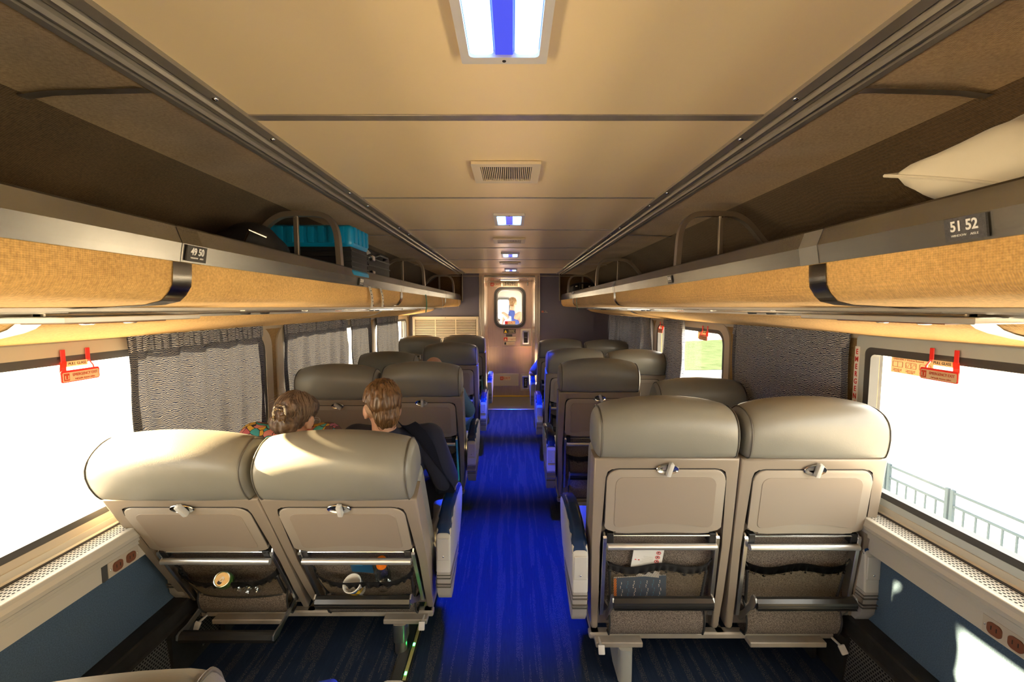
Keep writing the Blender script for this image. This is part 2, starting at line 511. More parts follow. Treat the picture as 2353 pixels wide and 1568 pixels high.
def lathe(bm, prof, n=20, mx=None, cap=True):
    """prof list of (r, z) about z"""
    loops = []
    vs = []
    for r, z in prof:
        lp = [bm.verts.new((r * math.cos(2 * PI * k / n), r * math.sin(2 * PI * k / n), z)) for k in range(n)]
        loops.append(lp); vs += lp
    for A, B in zip(loops, loops[1:]):
        for k in range(n):
            bm.faces.new((A[k], A[(k + 1) % n], B[(k + 1) % n], B[k]))
    if cap:
        bm.faces.new(loops[0]); bm.faces.new(loops[-1])
    if mx is not None:
        bmesh.ops.transform(bm, matrix=mx, verts=vs)

def ell(bm, c, r, mx=None, u=20, v=14, rot=None):
    g = bmesh.ops.create_uvsphere(bm, u_segments=u, v_segments=v, radius=1.0)
    m = Matrix.Translation(c) @ (rot.to_matrix().to_4x4() if rot else Matrix()) @ Matrix.Diagonal((*r, 1))
    if mx is not None: m = mx @ m
    bmesh.ops.transform(bm, matrix=m, verts=g['verts'])

def cone(bm, a, b, ra, rb, n=14):
    """tapered capsule with round ends"""
    a = Vector(a); b = Vector(b)
    d = (b - a)
    if d.length < 1e-5: return
    tube(bm, [a, b], [ra, rb], n)
    for p, r in ((a, ra), (b, rb)):
        ell(bm, p, (r, r, r), u=n, v=8)

def extrude_profile(bm, prof, y0, y1, ny=1, wob=None, thick=0.0):
    """open profile of (x,z) swept along Y"""
    rows = []
    for j in range(ny + 1):
        y = y0 + (y1 - y0) * j / ny
        row = []
        for i, (x, z) in enumerate(prof):
            d = wob(x, y, z, i) if wob else 0.0
            row.append(bm.verts.new((x, y, z + d)))
        rows.append(row)
    fs = []
    for A, B in zip(rows, rows[1:]):
        for i in range(len(prof) - 1):
            fs.append(bm.faces.new((A[i], A[i + 1], B[i + 1], B[i])))
    if thick:
        bmesh.ops.solidify(bm, geom=fs, thickness=thick)

def grid(bm, fn, nu, nv, thick=0.0):
    V = [[bm.verts.new(fn(i / nu, j / nv)) for j in range(nv + 1)] for i in range(nu + 1)]
    fs = []
    for i in range(nu):
        for j in range(nv):
            fs.append(bm.faces.new((V[i][j], V[i + 1][j], V[i + 1][j + 1], V[i][j + 1])))
    if thick:
        bmesh.ops.solidify(bm, geom=fs, thickness=thick)

def mirx(s, x0, x1):
    return (min(s * x0, s * x1), max(s * x0, s * x1))

FACE_Y = Matrix.Rotation(R(90), 4, 'X')           # text facing -Y
FACE_XN = Matrix(((0, 0, -1, 0), (-1, 0, 0, 0), (0, 1, 0, 0), (0, 0, 0, 1)))  # text facing -X (right wall)
FACE_XP = Matrix(((0, 0, 1, 0), (1, 0, 0, 0), (0, 1, 0, 0), (0, 0, 0, 1)))    # text facing +X (left wall)

def txt(s, size, loc, face, m, parent, name='lettering', ext=0.0004, sx=1.0, bold=0.0, align='CENTER', space=1.0):
    cu = bpy.data.curves.new('t', 'FONT')
    cu.body = s
    cu.size = size
    cu.align_x = align
    cu.align_y = 'CENTER'
    cu.extrude = ext
    cu.offset = bold
    cu.space_line = 0.9 * space
    cu.resolution_u = 3
    to = bpy.data.objects.new('t', cu)
    COL.objects.link(to)
    dg = bpy.context.evaluated_depsgraph_get()
    me = bpy.data.meshes.new_from_object(to.evaluated_get(dg))
    bpy.data.objects.remove(to)
    me.transform(Matrix.Diagonal((sx, 1, 1, 1)))
    me.transform(face)
    me.materials.clear()
    me.materials.append(m)
    return inst(name, me, parent, loc)

def blob(name, fn, m, parent=None, voxel=0.009, smooth=4, disp=None):
    """union of closed shapes -> one continuous surface"""
    bm = NB()
    fn(bm)
    me = bpy.data.meshes.new(name)
    bm.to_mesh(me); bm.free()
    o = bpy.data.objects.new(name, me)
    COL.objects.link(o)
    r = o.modifiers.new('r', 'REMESH'); r.mode = 'VOXEL'; r.voxel_size = voxel
    s = o.modifiers.new('s', 'SMOOTH'); s.iterations = smooth; s.factor = 0.5
    dg = bpy.context.evaluated_depsgraph_get()
    me2 = bpy.data.meshes.new_from_object(o.evaluated_get(dg))
    bpy.data.objects.remove(o)
    me2.name = name
    me2.materials.clear()
    me2.materials.append(m)
    me2.shade_smooth()
    if disp:
        for v in me2.vertices:
            v.co += disp(v.co, v.normal)
    return inst(name, me2, parent)

def perf_mesh(name, m, nu, nv, cu, cv, ru, rv, stagger=True):
    """flat plate in local XY with holes, u along x, v along y"""
    vs = []; fs = []
    for j in range(nv):
        sh = cu * 0.5 if (stagger and j % 2) else 0.0
        for i in range(nu):
            x0 = i * cu + sh; y0 = j * cv
            b = len(vs)
            o8 = [(0, 0), (.5, 0), (1, 0), (1, .5), (1, 1), (.5, 1), (0, 1), (0, .5)]
            for a, c in o8: vs.append((x0 + a * cu, y0 + c * cv, 0))
            for a, c in o8:
                an = math.atan2(c - .5, a - .5)
                vs.append((x0 + cu / 2 + ru * math.cos(an), y0 + cv / 2 + rv * math.sin(an), 0))
            for k in range(8):
                k2 = (k + 1) % 8
                fs.append((b + k, b + k2, b + 8 + k2, b + 8 + k))
    me = bpy.data.meshes.new(name)
    me.from_pydata(vs, [], fs)
    me.materials.append(m)
    return me
# ================================================================== the coach shell
YB, YF = -4.2, 6.34           # back and front ends of the saloon
bm = NB(); box(bm, -1.36, 1.36, YB, YF, -0.03, 0.0)
o = tag(obj('floor', bm, M['carpet']), 'dark navy speckled carpet running down the aisle and under the seats', kind='structure')
bm = NB(); box(bm, -1.56, 1.56, YB - .3, 7.8, -0.12, -0.035); tag(obj('floor', bm, M['dark_metal']), kind='structure')

# ---- ceiling panels
ceil = tag(empty('ceiling', (0, 2.4, 2.0)), 'cream laminate ceiling of cross panels above the aisle', kind='structure')
def put(o, parent):
    o.parent = parent
    o.matrix_parent_inverse = Matrix.Translation(-Vector(parent.location))
    return o
seams = [-4.2, -2.95, -1.35, -0.45, 1.154, 1.976, 2.78, 3.62, 4.5, 5.45, 6.34]
for a, b in zip(seams, seams[1:]):
    bm = NB(); box(bm, -0.655, 0.655, a + .004, b - .004, 2.0, 2.02, .002, 1)
    put(obj('ceiling_panel', bm, M['ceil']), ceil)
for k, s in enumerate(seams[1:-1]):
    bm = NB(); w = .016 if s == 1.154 else .007
    box(bm, -0.655, 0.655, s - w, s + w, 1.9965, 2.004, .001, 1)
    put(obj('ceiling_trim', bm, M['ceil_trim']), ceil)
bm = NB(); box(bm, -1.6, 1.6, YB - .1, 7.3, 2.03, 2.06); tag(obj('ceiling', bm, M['void']), kind='structure')

# ---- rails along both ceiling edges
for s, side in ((-1, 'left'), (1, 'right')):
    t = tag(empty('trim_1' if s < 0 else 'trim_2', (s * .7, 0, 1.99)), 'grey metal ceiling rail with dark grooves along the %s edge' % side, kind='structure')
    prof = [(.650, 2.000), (.650, 1.990), (.678, 1.990), (.680, 1.998), (.685, 1.998), (.687, 1.990), (.691, 1.983), (.694, 1.990), (.715, 1.990), (.717, 1.998), (.722, 1.998), (.723, 1.985), (.728, 1.978), (.732, 1.985), (.745, 1.985), (.747, 1.992), (.750, 1.992), (.751, 1.982), (.768, 1.982), (.768, 2.0)]
    bm = NB()
    extrude_profile(bm, [(s * x, z) for x, z in prof], YB, YF - .01, 1)
    put(obj('rail', bm, M['rail_metal']), t)
    bm = NB(); box(bm, *mirx(s, .655, .765), YB, YF - .01, 1.9985, 2.01)
    put(obj('groove', bm, M['groove']), t)
    me = None
    for y in (-.57, -.33, 1.035, 1.275, 1.86, 2.09, 2.66, 2.9, 3.5, 3.74, 4.38, 4.62, 5.33, 5.57, 6.2):
        if me is None:
            bm = NB(); ell(bm, (0, 0, 0), (.0075, .0075, .005), u=12, v=8); me = mesh_of(bm, 'screw', M['chrome'], True)
        put(inst('screw', me, None, (s * .664, y, 1.990)), t)

# ---- roof cove cloth above the racks
def wob(x, y, z, i):
    return 0.006 * math.sin(y * 22 + x * 9) * math.sin(y * 5.3) * (1 if 0 < i < 4 else 0)
cove = [(.766, 1.988), (.84, 1.987), (.92, 1.985), (.98, 1.983), (1.04, 1.975)]
back = [(1.04, 1.975), (1.10, 1.945), (1.18, 1.895), (1.28, 1.82), (1.38, 1.73), (1.46, 1.66), (1.52, 1.62)]
joints = [-2.9, -.95, .975, 2.86, 4.75]
for s, side in ((-1, 'left'), (1, 'right')):
    bm = NB(); extrude_profile(bm, [(s * x, z) for x, z in cove], YB, YF, 200, wob)
    tag(obj('wall_%s_cove' % side, bm, M['rooff'], smooth=True), 'tan cloth lining beside the %s ceiling rail' % side, kind='structure')
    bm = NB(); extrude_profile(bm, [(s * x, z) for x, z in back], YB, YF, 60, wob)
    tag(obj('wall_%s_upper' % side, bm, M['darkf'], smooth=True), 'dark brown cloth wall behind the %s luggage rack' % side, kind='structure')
    for k, y in enumerate(joints):
        bm = NB(); extrude_profile(bm, [(s * x, z - .009) for x, z in cove], y - .011, y + .011, 1, None, .004)
        tag(obj('trim_%d' % (3 + k + (10 if s > 0 else 0)), bm, M['ceil_trim']), kind='structure')

# ---- side walls: lower felt panel, sill, pillars, header, windows
WZ0, WZ1 = 0.762, 1.352
wins = {-1: [(-2.95, -1.2), (-1.0, .78), (1.0, 2.62), (2.82, 4.50), (4.72, 6.16)],
        1: [(-2.1, -.1), (.08, 1.79), (2.98, 4.38), (4.56, 6.16)]}
glassx = 1.515
wn_ = 0
sill_prof = [(1.50, .735), (1.47, .735), (1.47, .712), (1.462, .706)]
ledge = [(1.375, .690), (1.372, .675), (1.376, .660), (1.385, .652), (1.388, .640), (1.40, .632), (1.402, .618), (1.412, .614), (1.412, .556), (1.45, .556)]
for s, side in ((-1, 'left'), (1, 'right')):
    bm = NB(); box(bm, *mirx(s, 1.45, 1.47), YB, YF, .24, .575)
    tag(obj('wall_%s' % side, bm, M['blue_wall']), 'blue grey felt panel below the %s windows' % side, kind='structure')
    # outer skin above and below the glass
    bm = NB(); box(bm, *mirx(s, 1.525, 1.56), YB, YF, -.1, WZ0 - .01); box(bm, *mirx(s, 1.525, 1.56), YB, YF, WZ1 + .01, 2.06)
    ys = [YB] + [v for w in wins[s] for v in w] + [YF]
    for a, b in zip(ys[0::2], ys[1::2]):
        box(bm, *mirx(s, 1.525, 1.56), a + (.01 if a != YB else 0), b - (.01 if b != YF else 0), WZ0 - .01, WZ1 + .01)
    tag(obj('wall_%s_skin' % side, bm, M['dark_metal']), kind='structure')
    # pillars between windows
    for a, b in zip(ys[0::2], ys[1::2]):
        if b - a < .05: continue
        bm = NB(); box(bm, *mirx(s, 1.485, 1.524), a - .02, b + .02, .74, 1.43, .004, 1)
        tag(obj('wall_%s_pillar' % side, bm, M['pillar']), 'tan cloth pillar between %s windows' % side, kind='structure')
    # sill unit
    t = tag(empty('trim_%d' % (30 if s < 0 else 31), (s * 1.42, 1, .65)), 'cream %s window sill with perforated heater ledge' % side, kind='structure')
    bm = NB(); extrude_profile(bm, [(s * x, z) for x, z in sill_prof], YB, YF, 1)
    put(obj('sill_frame', bm, M['sill']), t)
    bm = NB(); box(bm, *mirx(s, 1.452, 1.462), YB, YF, .7035, .708); put(obj('sill_groove', bm, M['groove']), t)
    bm = NB(); slab(bm, [(s * x, z) for x, z in ledge + [(1.46, .556), (1.46, .690)]], 'y', YB, YF)
    put(obj('sill_ledge', bm, M['sill']), t)
    bm = NB(); box(bm, *mirx(s, 1.398, 1.458), YB, YF, .66, .6945); put(obj('duct', bm, M['void']), t)  # solid black filler, its colour imitates the shade below the holes
    # perforated plate: five rows of holes
    pm = perf_mesh('perforated_plate', M['perf'], 5, 560, .0115, .0130, .0036, .0040, False)
    po = inst('perforated_plate', pm, None, (s * 1.452 if s < 0 else 1.452 - 5 * .0115, YB + 3.25, .7045 if s < 0 else .7045))
    po['kind'] = 'stuff'; put(po, t)
    bm = NB(); box(bm, *mirx(s, 1.375, 1.395), YB, YF, .688, .705, .002, 1); put(obj('sill_nosing', bm, M['sill']), t)
    bm = NB(); box(bm, *mirx(s, 1.395, 1.455), YB, YB + 3.25, .700, .7045); put(obj('sill_cover', bm, M['perf']), t)
    # header strip above windows
    bm = NB(); box(bm, *mirx(s, 1.478, 1.52), YB, YF, WZ1 + .03, 1.43, .003, 1)
    tag(obj('trim_%d' % (40 if s < 0 else 41), bm, M['trim']), 'cream strip above the %s windows' % side, kind='structure')
    # windows
    for (a, b) in wins[s]:
        wn_ += 1
        wo = tag(empty('window_%d' % wn_, (s * 1.5, (a + b) / 2, 1.05)), 'rounded coach window in the %s side wall' % side, kind='structure')
        big = (s > 0 and b < 2)
        bm = NB()
        ring(bm, rrect(a - (.045 if big else .07), b + (.045 if big else .07), WZ0 - .028, WZ1 + .045, .02 if big else .12), rrect(a, b, WZ0, WZ1, .03 if big else .10), 'x', s * 1.474, s * 1.492)
        bmesh.ops.translate(bm, vec=(0, 0, 0), verts=bm.verts)
        put(obj('window_frame', bm, M['post_strip'] if big else M['trim'], smooth=True), wo)
        bm = NB()
        ring(bm, rrect(a - .002, b + .002, WZ0 - .002, WZ1 + .002, .03 if big else .10), rrect(a + .028, b - .028, WZ0 + .024, WZ1 - .028, .02 if big else .08), 'x', s * 1.476, s * 1.512)
        put(obj('gasket', bm, M['gasket'], smooth=True), wo)
        bm = NB(); box(bm, *mirx(s, glassx - .002, glassx + .002), a, b, WZ0, WZ1)
        put(obj('pane', bm, M['glass']), wo)

# outlets with brown sockets in the sill strip
def outlet(s, y, label):
    e = tag(empty('power_outlet', (s * 1.412, y, .585)), label, 'outlet', 'power outlets below the windows')
    x0 = 1.4085
    bm = NB(); box(bm, *mirx(s, .4085 - .4120, .002), -.062, .062, -.028, .028, .001, 1); obj('cover_plate', bm, M['trim'], e)
    bm = NB(); box(bm, *mirx(s, -.004, .002), -.085, -.066, -.028, .028); obj('gap_strip', bm, M['gasket'], e)
    for dy in (-.027, .027):
        bm = NB(); slab(bm, rrect(dy - .019, dy + .019, -.018, .018, .012), 'x', -s * .0075, 0); so = obj('socket', bm, M['outlet'], e)
        for q in (-.007, .007):
            bm = NB(); box(bm, *mirx(s, -.0080, -.007), dy + q - .0012, dy + q + .0012, -.004, .008); obj('slot', bm, M['black'], so)
    for dy in (-.054, .054):
        bm = NB(); ell(bm, (-s * .004, dy, 0), (.002, .003, .003), u=10, v=6); obj('screw', bm, M['chrome'], e)
outlet(-1, 1.53, 'brown twin power socket under the left window beside the window seat')
outlet(1, 1.16, 'brown twin power socket in the sunlit strip under the right window')

# ---- black heater duct along the floor with expanded metal
for s, side in ((-1, 'left'), (1, 'right')):
    t = tag(empty('baseboard_%s' % side, (s * 1.4, 1, .1)), 'black metal heater duct along the %s wall with open mesh areas' % side, kind='structure')
    bm = NB(); slab(bm, [(s * x, z) for x, z in [(1.45, .262), (1.385, .262), (1.378, .255), (1.374, .205), (1.366, .195), (1.45, .195)]], 'y', YB, YF)
    put(obj('duct_top', bm, M['dark_metal']), t)
    bm = NB(); slab(bm, [(s * x, z) for x, z in [(1.45, 0), (1.356, 0), (1.374, .2), (1.45, .2)]], 'y', YB, YF); put(obj('duct_core', bm, M['void']), t)
    bm = NB(); box(bm, *mirx(s, 1.345, 1.372), YB, YF, 0, .022, .002, 1); put(obj('duct_foot', bm, M['dark_metal']), t)
    for k in range(9):
        y0 = -2.2 + k * 1.0
        pm = perf_mesh('mesh_panel', M['mesh_metal'], 62, 16, .0135, .0112, .0050, .0034)
        pm.transform(Matrix(((0, s * .10, 0, s * 1.3475), (1, 0, 0, y0), (0, 1, 0, .018), (0, 0, 0, 1))))
        po = inst('mesh_panel', pm, None)
        po['kind'] = 'stuff'; put(po, t)
        bm = NB(); slab(bm, [(y0 - .16, .196), (y0 - .03, .196), (y0 + .0, .018), (y0 - .16, .018)], 'x', s * 1.344, s * 1.366)
        put(obj('duct_bracket', bm, M['dark_metal']), t)

# ---- front partition, doorway, vent grille
tag(empty('wall_front', (0, YF, 1)), 'slate grey partition at the end of the saloon', kind='structure')
wf = bpy.data.objects['wall_front']
OL, OR = -.385, .345
bm = NB(); box(bm, -1.52, OL - .075, YF, YF + .04, 0, 2.0); put(obj('partition_panel', bm, M['partition']), wf)
bm = NB(); box(bm, OR + .075, 1.52, YF, YF + .04, 0, 2.0); put(obj('partition_panel', bm, M['partition']), wf)
bm = NB(); box(bm, OL - .08, OR + .08, YF, YF + .04, 1.955, 2.0); put(obj('header_panel', bm, M['frame_steel']), wf)
for x0, x1 in ((OL - .078, OL - .05), (OL - .046, OL), (OR, OR + .046), (OR + .05, OR + .078)):
    bm = NB(); box(bm, x0, x1, YF - .018, YF + .05, 0, 1.97, .004, 2); put(obj('door_post', bm, M['frame_steel']), wf)
bm = NB(); box(bm, -1.5, 1.5, YF - .015, YF, 1.955, 1.968, .002, 1); put(obj('head_trim', bm, M['rail_metal']), wf)
for s in (-1, 1):
    bm = NB(); box(bm, *mirx(s, .695, .71), YF - .03, YF, 1.60, 1.99, .003, 1); put(obj('rack_end_post', bm, M['rail_metal']), wf)
for s in (-1, 1):
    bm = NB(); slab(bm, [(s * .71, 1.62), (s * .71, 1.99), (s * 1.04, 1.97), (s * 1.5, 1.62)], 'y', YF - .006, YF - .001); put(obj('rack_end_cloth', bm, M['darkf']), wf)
bm = NB(); box(bm, -1.56, 1.56, YB - .06, YB, -.1, 2.06); tag(obj('wall_back', bm, M['partition']), kind='structure')

vg = tag(empty('vent_grille', (-.95, YF - .01, 1.17)), 'cream louvred air grille on the slate partition left of the end door', 'vent')
bm = NB(); ring(bm, rrect(-.478, .478, -.33, .206, .003, 1), rrect(-.445, .445, -.30, .172, .002, 1), 'y', -.014, .008); obj('frame', bm, M['grille'], vg)
bm = NB(); box(bm, -.45, .45, .004, .008, -.305, .178); obj('backing', bm, M['groove'], vg)
for xx in (-.148, .148):
    bm = NB(); box(bm, xx - .006, xx + .006, -.012, .004, -.30, .172); obj('mullion', bm, M['grille'], vg)
sm = None
for cx in (-.2965, 0, .2965):
    for k in range(20):
        if sm is None:
            bm = NB(); box(bm, -.143, .143, -.010, .004, -.0045, .0045, mx=Matrix.Rotation(R(-38), 4, 'X')); sm = mesh_of(bm, 'slat', M['grille'])
        inst('slat', sm, vg, (cx, -.002, .16 - k * .0235))
scr = None
for x, z in ((-.46, .19), (0, .19), (.46, .19), (-.46, .0), (.46, .0)):
    bm = NB(); ell(bm, (x, -.015, z), (.005, .003, .005), u=8, v=6); obj('screw', bm, M['gasket'], vg)

# vestibule between partition and door
bm = NB(); box(bm, -.5, .5, YF, 7.33, -.03, .004); tag(obj('floor_vestibule', bm, M['mat']), 'grey rubber mat in front of the end door', kind='structure')
bm = NB(); box(bm, OL, OR, YF - .012, YF + .012, 0, .009, .002, 1); tag(obj('trim_50', bm, M['frame_steel']), kind='structure')
for x0, x1 in ((OL - .05, OL - .004), (OR + .004, OR + .05)):
    bm = NB(); box(bm, x0, x1, YF + .05, 7.3, 0, 2.0); tag(obj('wall_vestibule', bm, M['frame_steel']), 'steel side wall of the short passage to the end door', kind='structure')
bm = NB(); box(bm, OL - .05, OR + .05, YF + .05, 7.3, 1.945, 2.0); tag(obj('ceiling_vestibule', bm, M['frame_steel']), kind='structure')

# ---- fixture and fill light added to brighten the dim vestibule
vl = tag(empty('vestibule_fill_lamp', (-.02, 6.85, 1.944)), 'slim fill lamp added in the soffit to brighten the end doorway', 'lamp')
bm = NB(); box(bm, -.16, .16, -.05, .05, -.010, 0, .003, 1); obj('housing', bm, M['lamp_frame'], vl)
bm = NB(); box(bm, -.14, .14, -.035, .035, -.013, -.009, .002, 1); obj('diffuser', bm, mat('fill_diffuser', (.8, .7, .5), .4, emit=(1, .75, .45), estr=9.0), vl)
lt = bpy.data.lights.new('vestibule_fill', 'AREA'); lt.shape = 'RECTANGLE'; lt.size = .28; lt.size_y = .08; lt.energy = 5; lt.color = (1.0, .74, .48)
lo = bpy.data.objects.new('vestibule_fill', lt); COL.objects.link(lo); lo.location = (-.02, 6.85, 1.925)
# ---- end door
DY = 7.28
d = tag(empty('door_1', (-.02, DY, 0)), 'brushed steel end door with rounded window and number 34091', kind='structure')
bm = NB()
ring(bm, rrect(-.365, .365, .015, 1.94, .002), rrect(-.215, .215, 1.20, 1.815, .10), 'y', -.0, .035)
obj('door_leaf', bm, M['door_steel'], d)
bm = NB(); ring(bm, rrect(-.262, .262, 1.165, 1.850, .13), rrect(-.222, .222, 1.205, 1.810, .10), 'y', -.022, .03); obj('window_seal', bm, M['black_rubber'], d, True)
bm = NB(); ring(bm, rrect(-.224, .224, 1.203, 1.812, .10), rrect(-.200, .200, 1.226, 1.788, .085), 'y', -.010, .04); obj('window_bead', bm, M['chrome'], d, True)
bm = NB(); box(bm, -.22, .22, .028, .032, 1.2, 1.82); obj('pane', bm, M['glass'], d)
bm = NB(); box(bm, -.36, .36, -.0025, .0, .850, .854); obj('seam', bm, M['frame_steel'], d)
bm = NB(); box(bm, -.30, .145, -.004, 0, .187, .395, .001, 1); k = obj('kick_plate', bm, M['plate'], d)
bm = NB(); box(bm, -.36, .36, -.010, 0, .0, .02); obj('bottom_seal', bm, M['yellow'], d)
def sign(x0, x1, z0, z1, m, parts, y=-.006, name='sign'):
    bm = NB(); box(bm, x0, x1, y, y + .003, z0, z1, .0006, 1); so = obj(name, bm, m, d)
    for (s_, sz, x, z, mm, sx) in parts:
        txt(s_, sz, (x, y - .0012, z), FACE_Y, mm, so, sx=sx)
    return so
def exit_sign(x0, x1, z0, z1):
    w = x1 - x0; h = z1 - z0
    so = sign(x0, x1, z0, z1, M['sign_cream'], [('EXIT', h * .86, x0 + w * .66, (z0 + z1) / 2, M['red'], 1.0 if w > .15 else .9)])
    bm = NB(); box(bm, x0 + w * .02, x0 + w * .31, -.0078, -.006, z0 + h * .06, z1 - h * .06); obj('symbol_field', bm, M['red'], so)
    bm = NB()
    cx = x0 + w * .165
    tube(bm, [(cx - h * .17, -.0084, z0 + h * .68), (cx - h * .17, -.0084, z0 + h * .3), (cx + h * .17, -.0084, z0 + h * .3), (cx + h * .17, -.0084, z0 + h * .68)], h * .05, 5)
    tube(bm, [(cx, -.0084, z0 + h * .36), (cx, -.0084, z0 + h * .85)], h * .05, 5)
    obj('symbol', bm, M['sign_cream'], so)
exit_sign(-.325, -.145, 1.856, 1.922)
sign(-.122, .132, 1.858, 1.938, M['sign_cream'], [('34091', .078, .004, 1.898, M['ink'], 1.0)], name='number_plate')
exit_sign(-.168, .008, .283, .350)
# exit sticker at the foot of the window
bm = NB(); box(bm, -.087, .090, .020, .024, 1.226, 1.282); so = obj('window_sticker', bm, M['sign_cream'], d)
txt('EXIT', .058, (.032, .0185, 1.254), FACE_Y, M['red'], so)
bm = NB(); box(bm, -.083, -.035, .0185, .020, 1.229, 1.279); obj('symbol_field', bm, M['red'], so)
so = sign(-.107, .097, 1.075, 1.148, M['ink'], [('CAUTION!\nWATCH\nYOUR STEP', .022, .028, 1.112, M['sign_cream'], 1.0)])
bm = NB(); slab(bm, [(-.098, 1.085), (-.045, 1.085), (-.0715, 1.135)], 'y', -.0078, -.006); obj('triangle', bm, M['yellow'], so)
sign(-.063, .039, 1.022, 1.062, M['gasket'], [])
so = sign(-.107, .097, .942, 1.014, M['sign_cream'], [('DO NOT LEAN ON DOOR\nWATCH GAP BETWEEN\nCARS', .0125, .028, .978, M['faint'], 1.0)])
bm = NB(); box(bm, -.103, -.042, -.0075, -.006, .947, 1.009); obj('symbol_field', bm, M['red'], so)
bm = NB(); slab(bm, [(-.095, .955), (-.050, .955), (-.0725, .998)], 'y', -.0088, -.0075); obj('triangle', bm, M['sign_cream'], so)
so = sign(-.100, .082, .880, .932, M['sign_cream'], [('NO SMOKING', .018, .018, .913, M['faint'], 1.0), ('between cars', .013, .018, .893, M['faint'], 1.0)])
bm = NB(); box(bm, -.094, -.062, -.0075, -.006, .886, .927); obj('symbol_field', bm, M['gasket'], so)
for (z0, z1, nm) in ((.862, 1.152, 'door_switch_upper'), (.100, .388, 'door_switch_lower')):
    bm = NB(); box(bm, .180, .352, -.004, 0, z0, z1, .001, 1); so = obj('switch_plate', bm, M['plate'], d)
    bm = NB(); box(bm, .210, .322, -.011, -.004, z0 + .03, z1 - .03, .003, 1); obj('switch_frame', bm, M['chrome'], so)
    bm = NB(); box(bm, .232, .300, -.0135, -.011, z0 + .055, z1 - .055, .001, 1); obj('switch_pad', bm, M['black'], so)
    txt('P\nU\nS\nH' if z0 < .5 else 'PRESS', .034 if z0 < .5 else .018, (.266, -.0145, (z0 + z1) / 2), FACE_Y, M['white'] if z0 < .5 else M['chrome'], so)
bm = NB(); box(bm, .282, .306, -.006, 0, 1.872, 1.93, .001, 1); obj('latch_plate', bm, M['chrome'], d)
# jamb strips around the door
for x0, x1 in ((-.5, -.385), (.345, .5)):
    bm = NB(); box(bm, x0, x1, DY + .0, DY + .05, 0, 2.0); tag(obj('wall_vestibule_end', bm, M['frame_steel']), kind='structure')
bm = NB(); box(bm, -.5, .5, DY + .0, DY + .05, 1.94, 2.0); tag(obj('wall_vestibule_head', bm, M['frame_steel']), kind='structure')

# small notice on the slate wall right of the doorway
ns = tag(empty('no_smoking_notice', (.487, YF - .003, 1.448)), 'tiny no smoking notice on the slate wall right of the end door', 'sign')
bm = NB(); box(bm, -.045, -.012, 0, .002, -.014, .014); obj('symbol_field', bm, M['faint'], ns)
txt('No\nsmoking', .016, (.016, -.0005, 0), FACE_Y, M['sign_cream'], ns)

# ================================================================== next car beyond the door
bm = NB(); box(bm, -1.5, 1.5, 7.35, 13, -.03, 0); tag(obj('floor_next_car', bm, M['nextdark']), kind='structure')
bm = NB(); box(bm, -1.5, 1.5, 7.35, 13, 2.05, 2.1); tag(obj('ceiling_next_car', bm, M['nextwall']), kind='structure')
bm = NB()
for x0, x1 in ((-1.0, -.95), (.95, 1.0)):
    box(bm, x0, x1, 7.35, 13, 0, .95); box(bm, x0, x1, 7.35, 13, 1.6, 2.05)
    for y in (7.35, 8.6, 10.4, 12.2): box(bm, x0, x1, y, y + .5, .95, 1.6)
tag(obj('wall_next_car', bm, M['nextwall']), kind='structure')
bm = NB(); ring(bm, rrect(-1.0, 1.0, 0, 2.05, .01, 2), rrect(-.42, -.06, 1.15, 1.75, .05, 2), 'y', 12.9, 12.95); tag(obj('wall_next_car_end', bm, M['nextwall']), kind='structure')
bm = NB(); ring(bm, rrect(-.46, -.02, 1.11, 1.79, .08), rrect(-.40, -.08, 1.17, 1.73, .05), 'y', 12.85, 12.9); tag(obj('window_20', bm, M['gasket']), kind='structure')
for y in (8.2, 10.2, 12.0):  # unseen area lights added to brighten the next car
    lt = bpy.data.lights.new('next_car_fill', 'AREA'); lt.shape = 'RECTANGLE'; lt.size = .3; lt.size_y = 1.2; lt.energy = 7; lt.color = (.95, .95, 1)
    lo = bpy.data.objects.new('next_car_fill', lt); COL.objects.link(lo); lo.location = (0, y, 2.04)
for x in (.55,):
    pp = tag(empty('grab_pole', (x, 10.2, 0)), 'slim upright pole seen through the end door window', 'pole')
    bm = NB(); tube(bm, [(0, 0, 0), (0, 0, 2.05)], .016, 10); obj('pole', bm, M['chrome'], pp, True)

# ================================================================== outside
GZ = -2.95
def flat(name, pts, z, m, label):
    bm = NB(); slab(bm, pts, 'z', z - .05, z); return tag(obj(name, bm, m), label, kind='structure')
bm = NB(); box(bm, -150, 150, -120, 160, GZ - .4, GZ); tag(obj('ground', bm, M['concrete']), 'pale pavement beside the train', kind='structure')
flat('ground_grass', [(9, 30), (17, 31), (26, 47), (30, 60), (13, 52), (9, 40)], GZ + .04, M['grass'], 'green lawn seen through the right windows')
flat('ground_road', [(60, -60), (78, -60), (110, 140), (90, 140)], GZ + .05, M['road'], 'road beyond the lawn')
hb = tag(empty('station_building', (62, 105, GZ)), 'long pale building far beyond the lawn outside the right windows', 'building')
bm = NB(); box(bm, -14, 30, 0, 12, 0, 5.5); obj('wall', bm, M['hall'], hb)
bm = NB(); box(bm, -15, 31, -.8, 13, 5.5, 6.1); obj('roof', bm, M['concrete'], hb)
for k in range(7):
    bm = NB(); box(bm, -12 + k * 6, -9 + k * 6, -.1, .05, 1.2, 3.4); obj('window', bm, M['road'], hb)
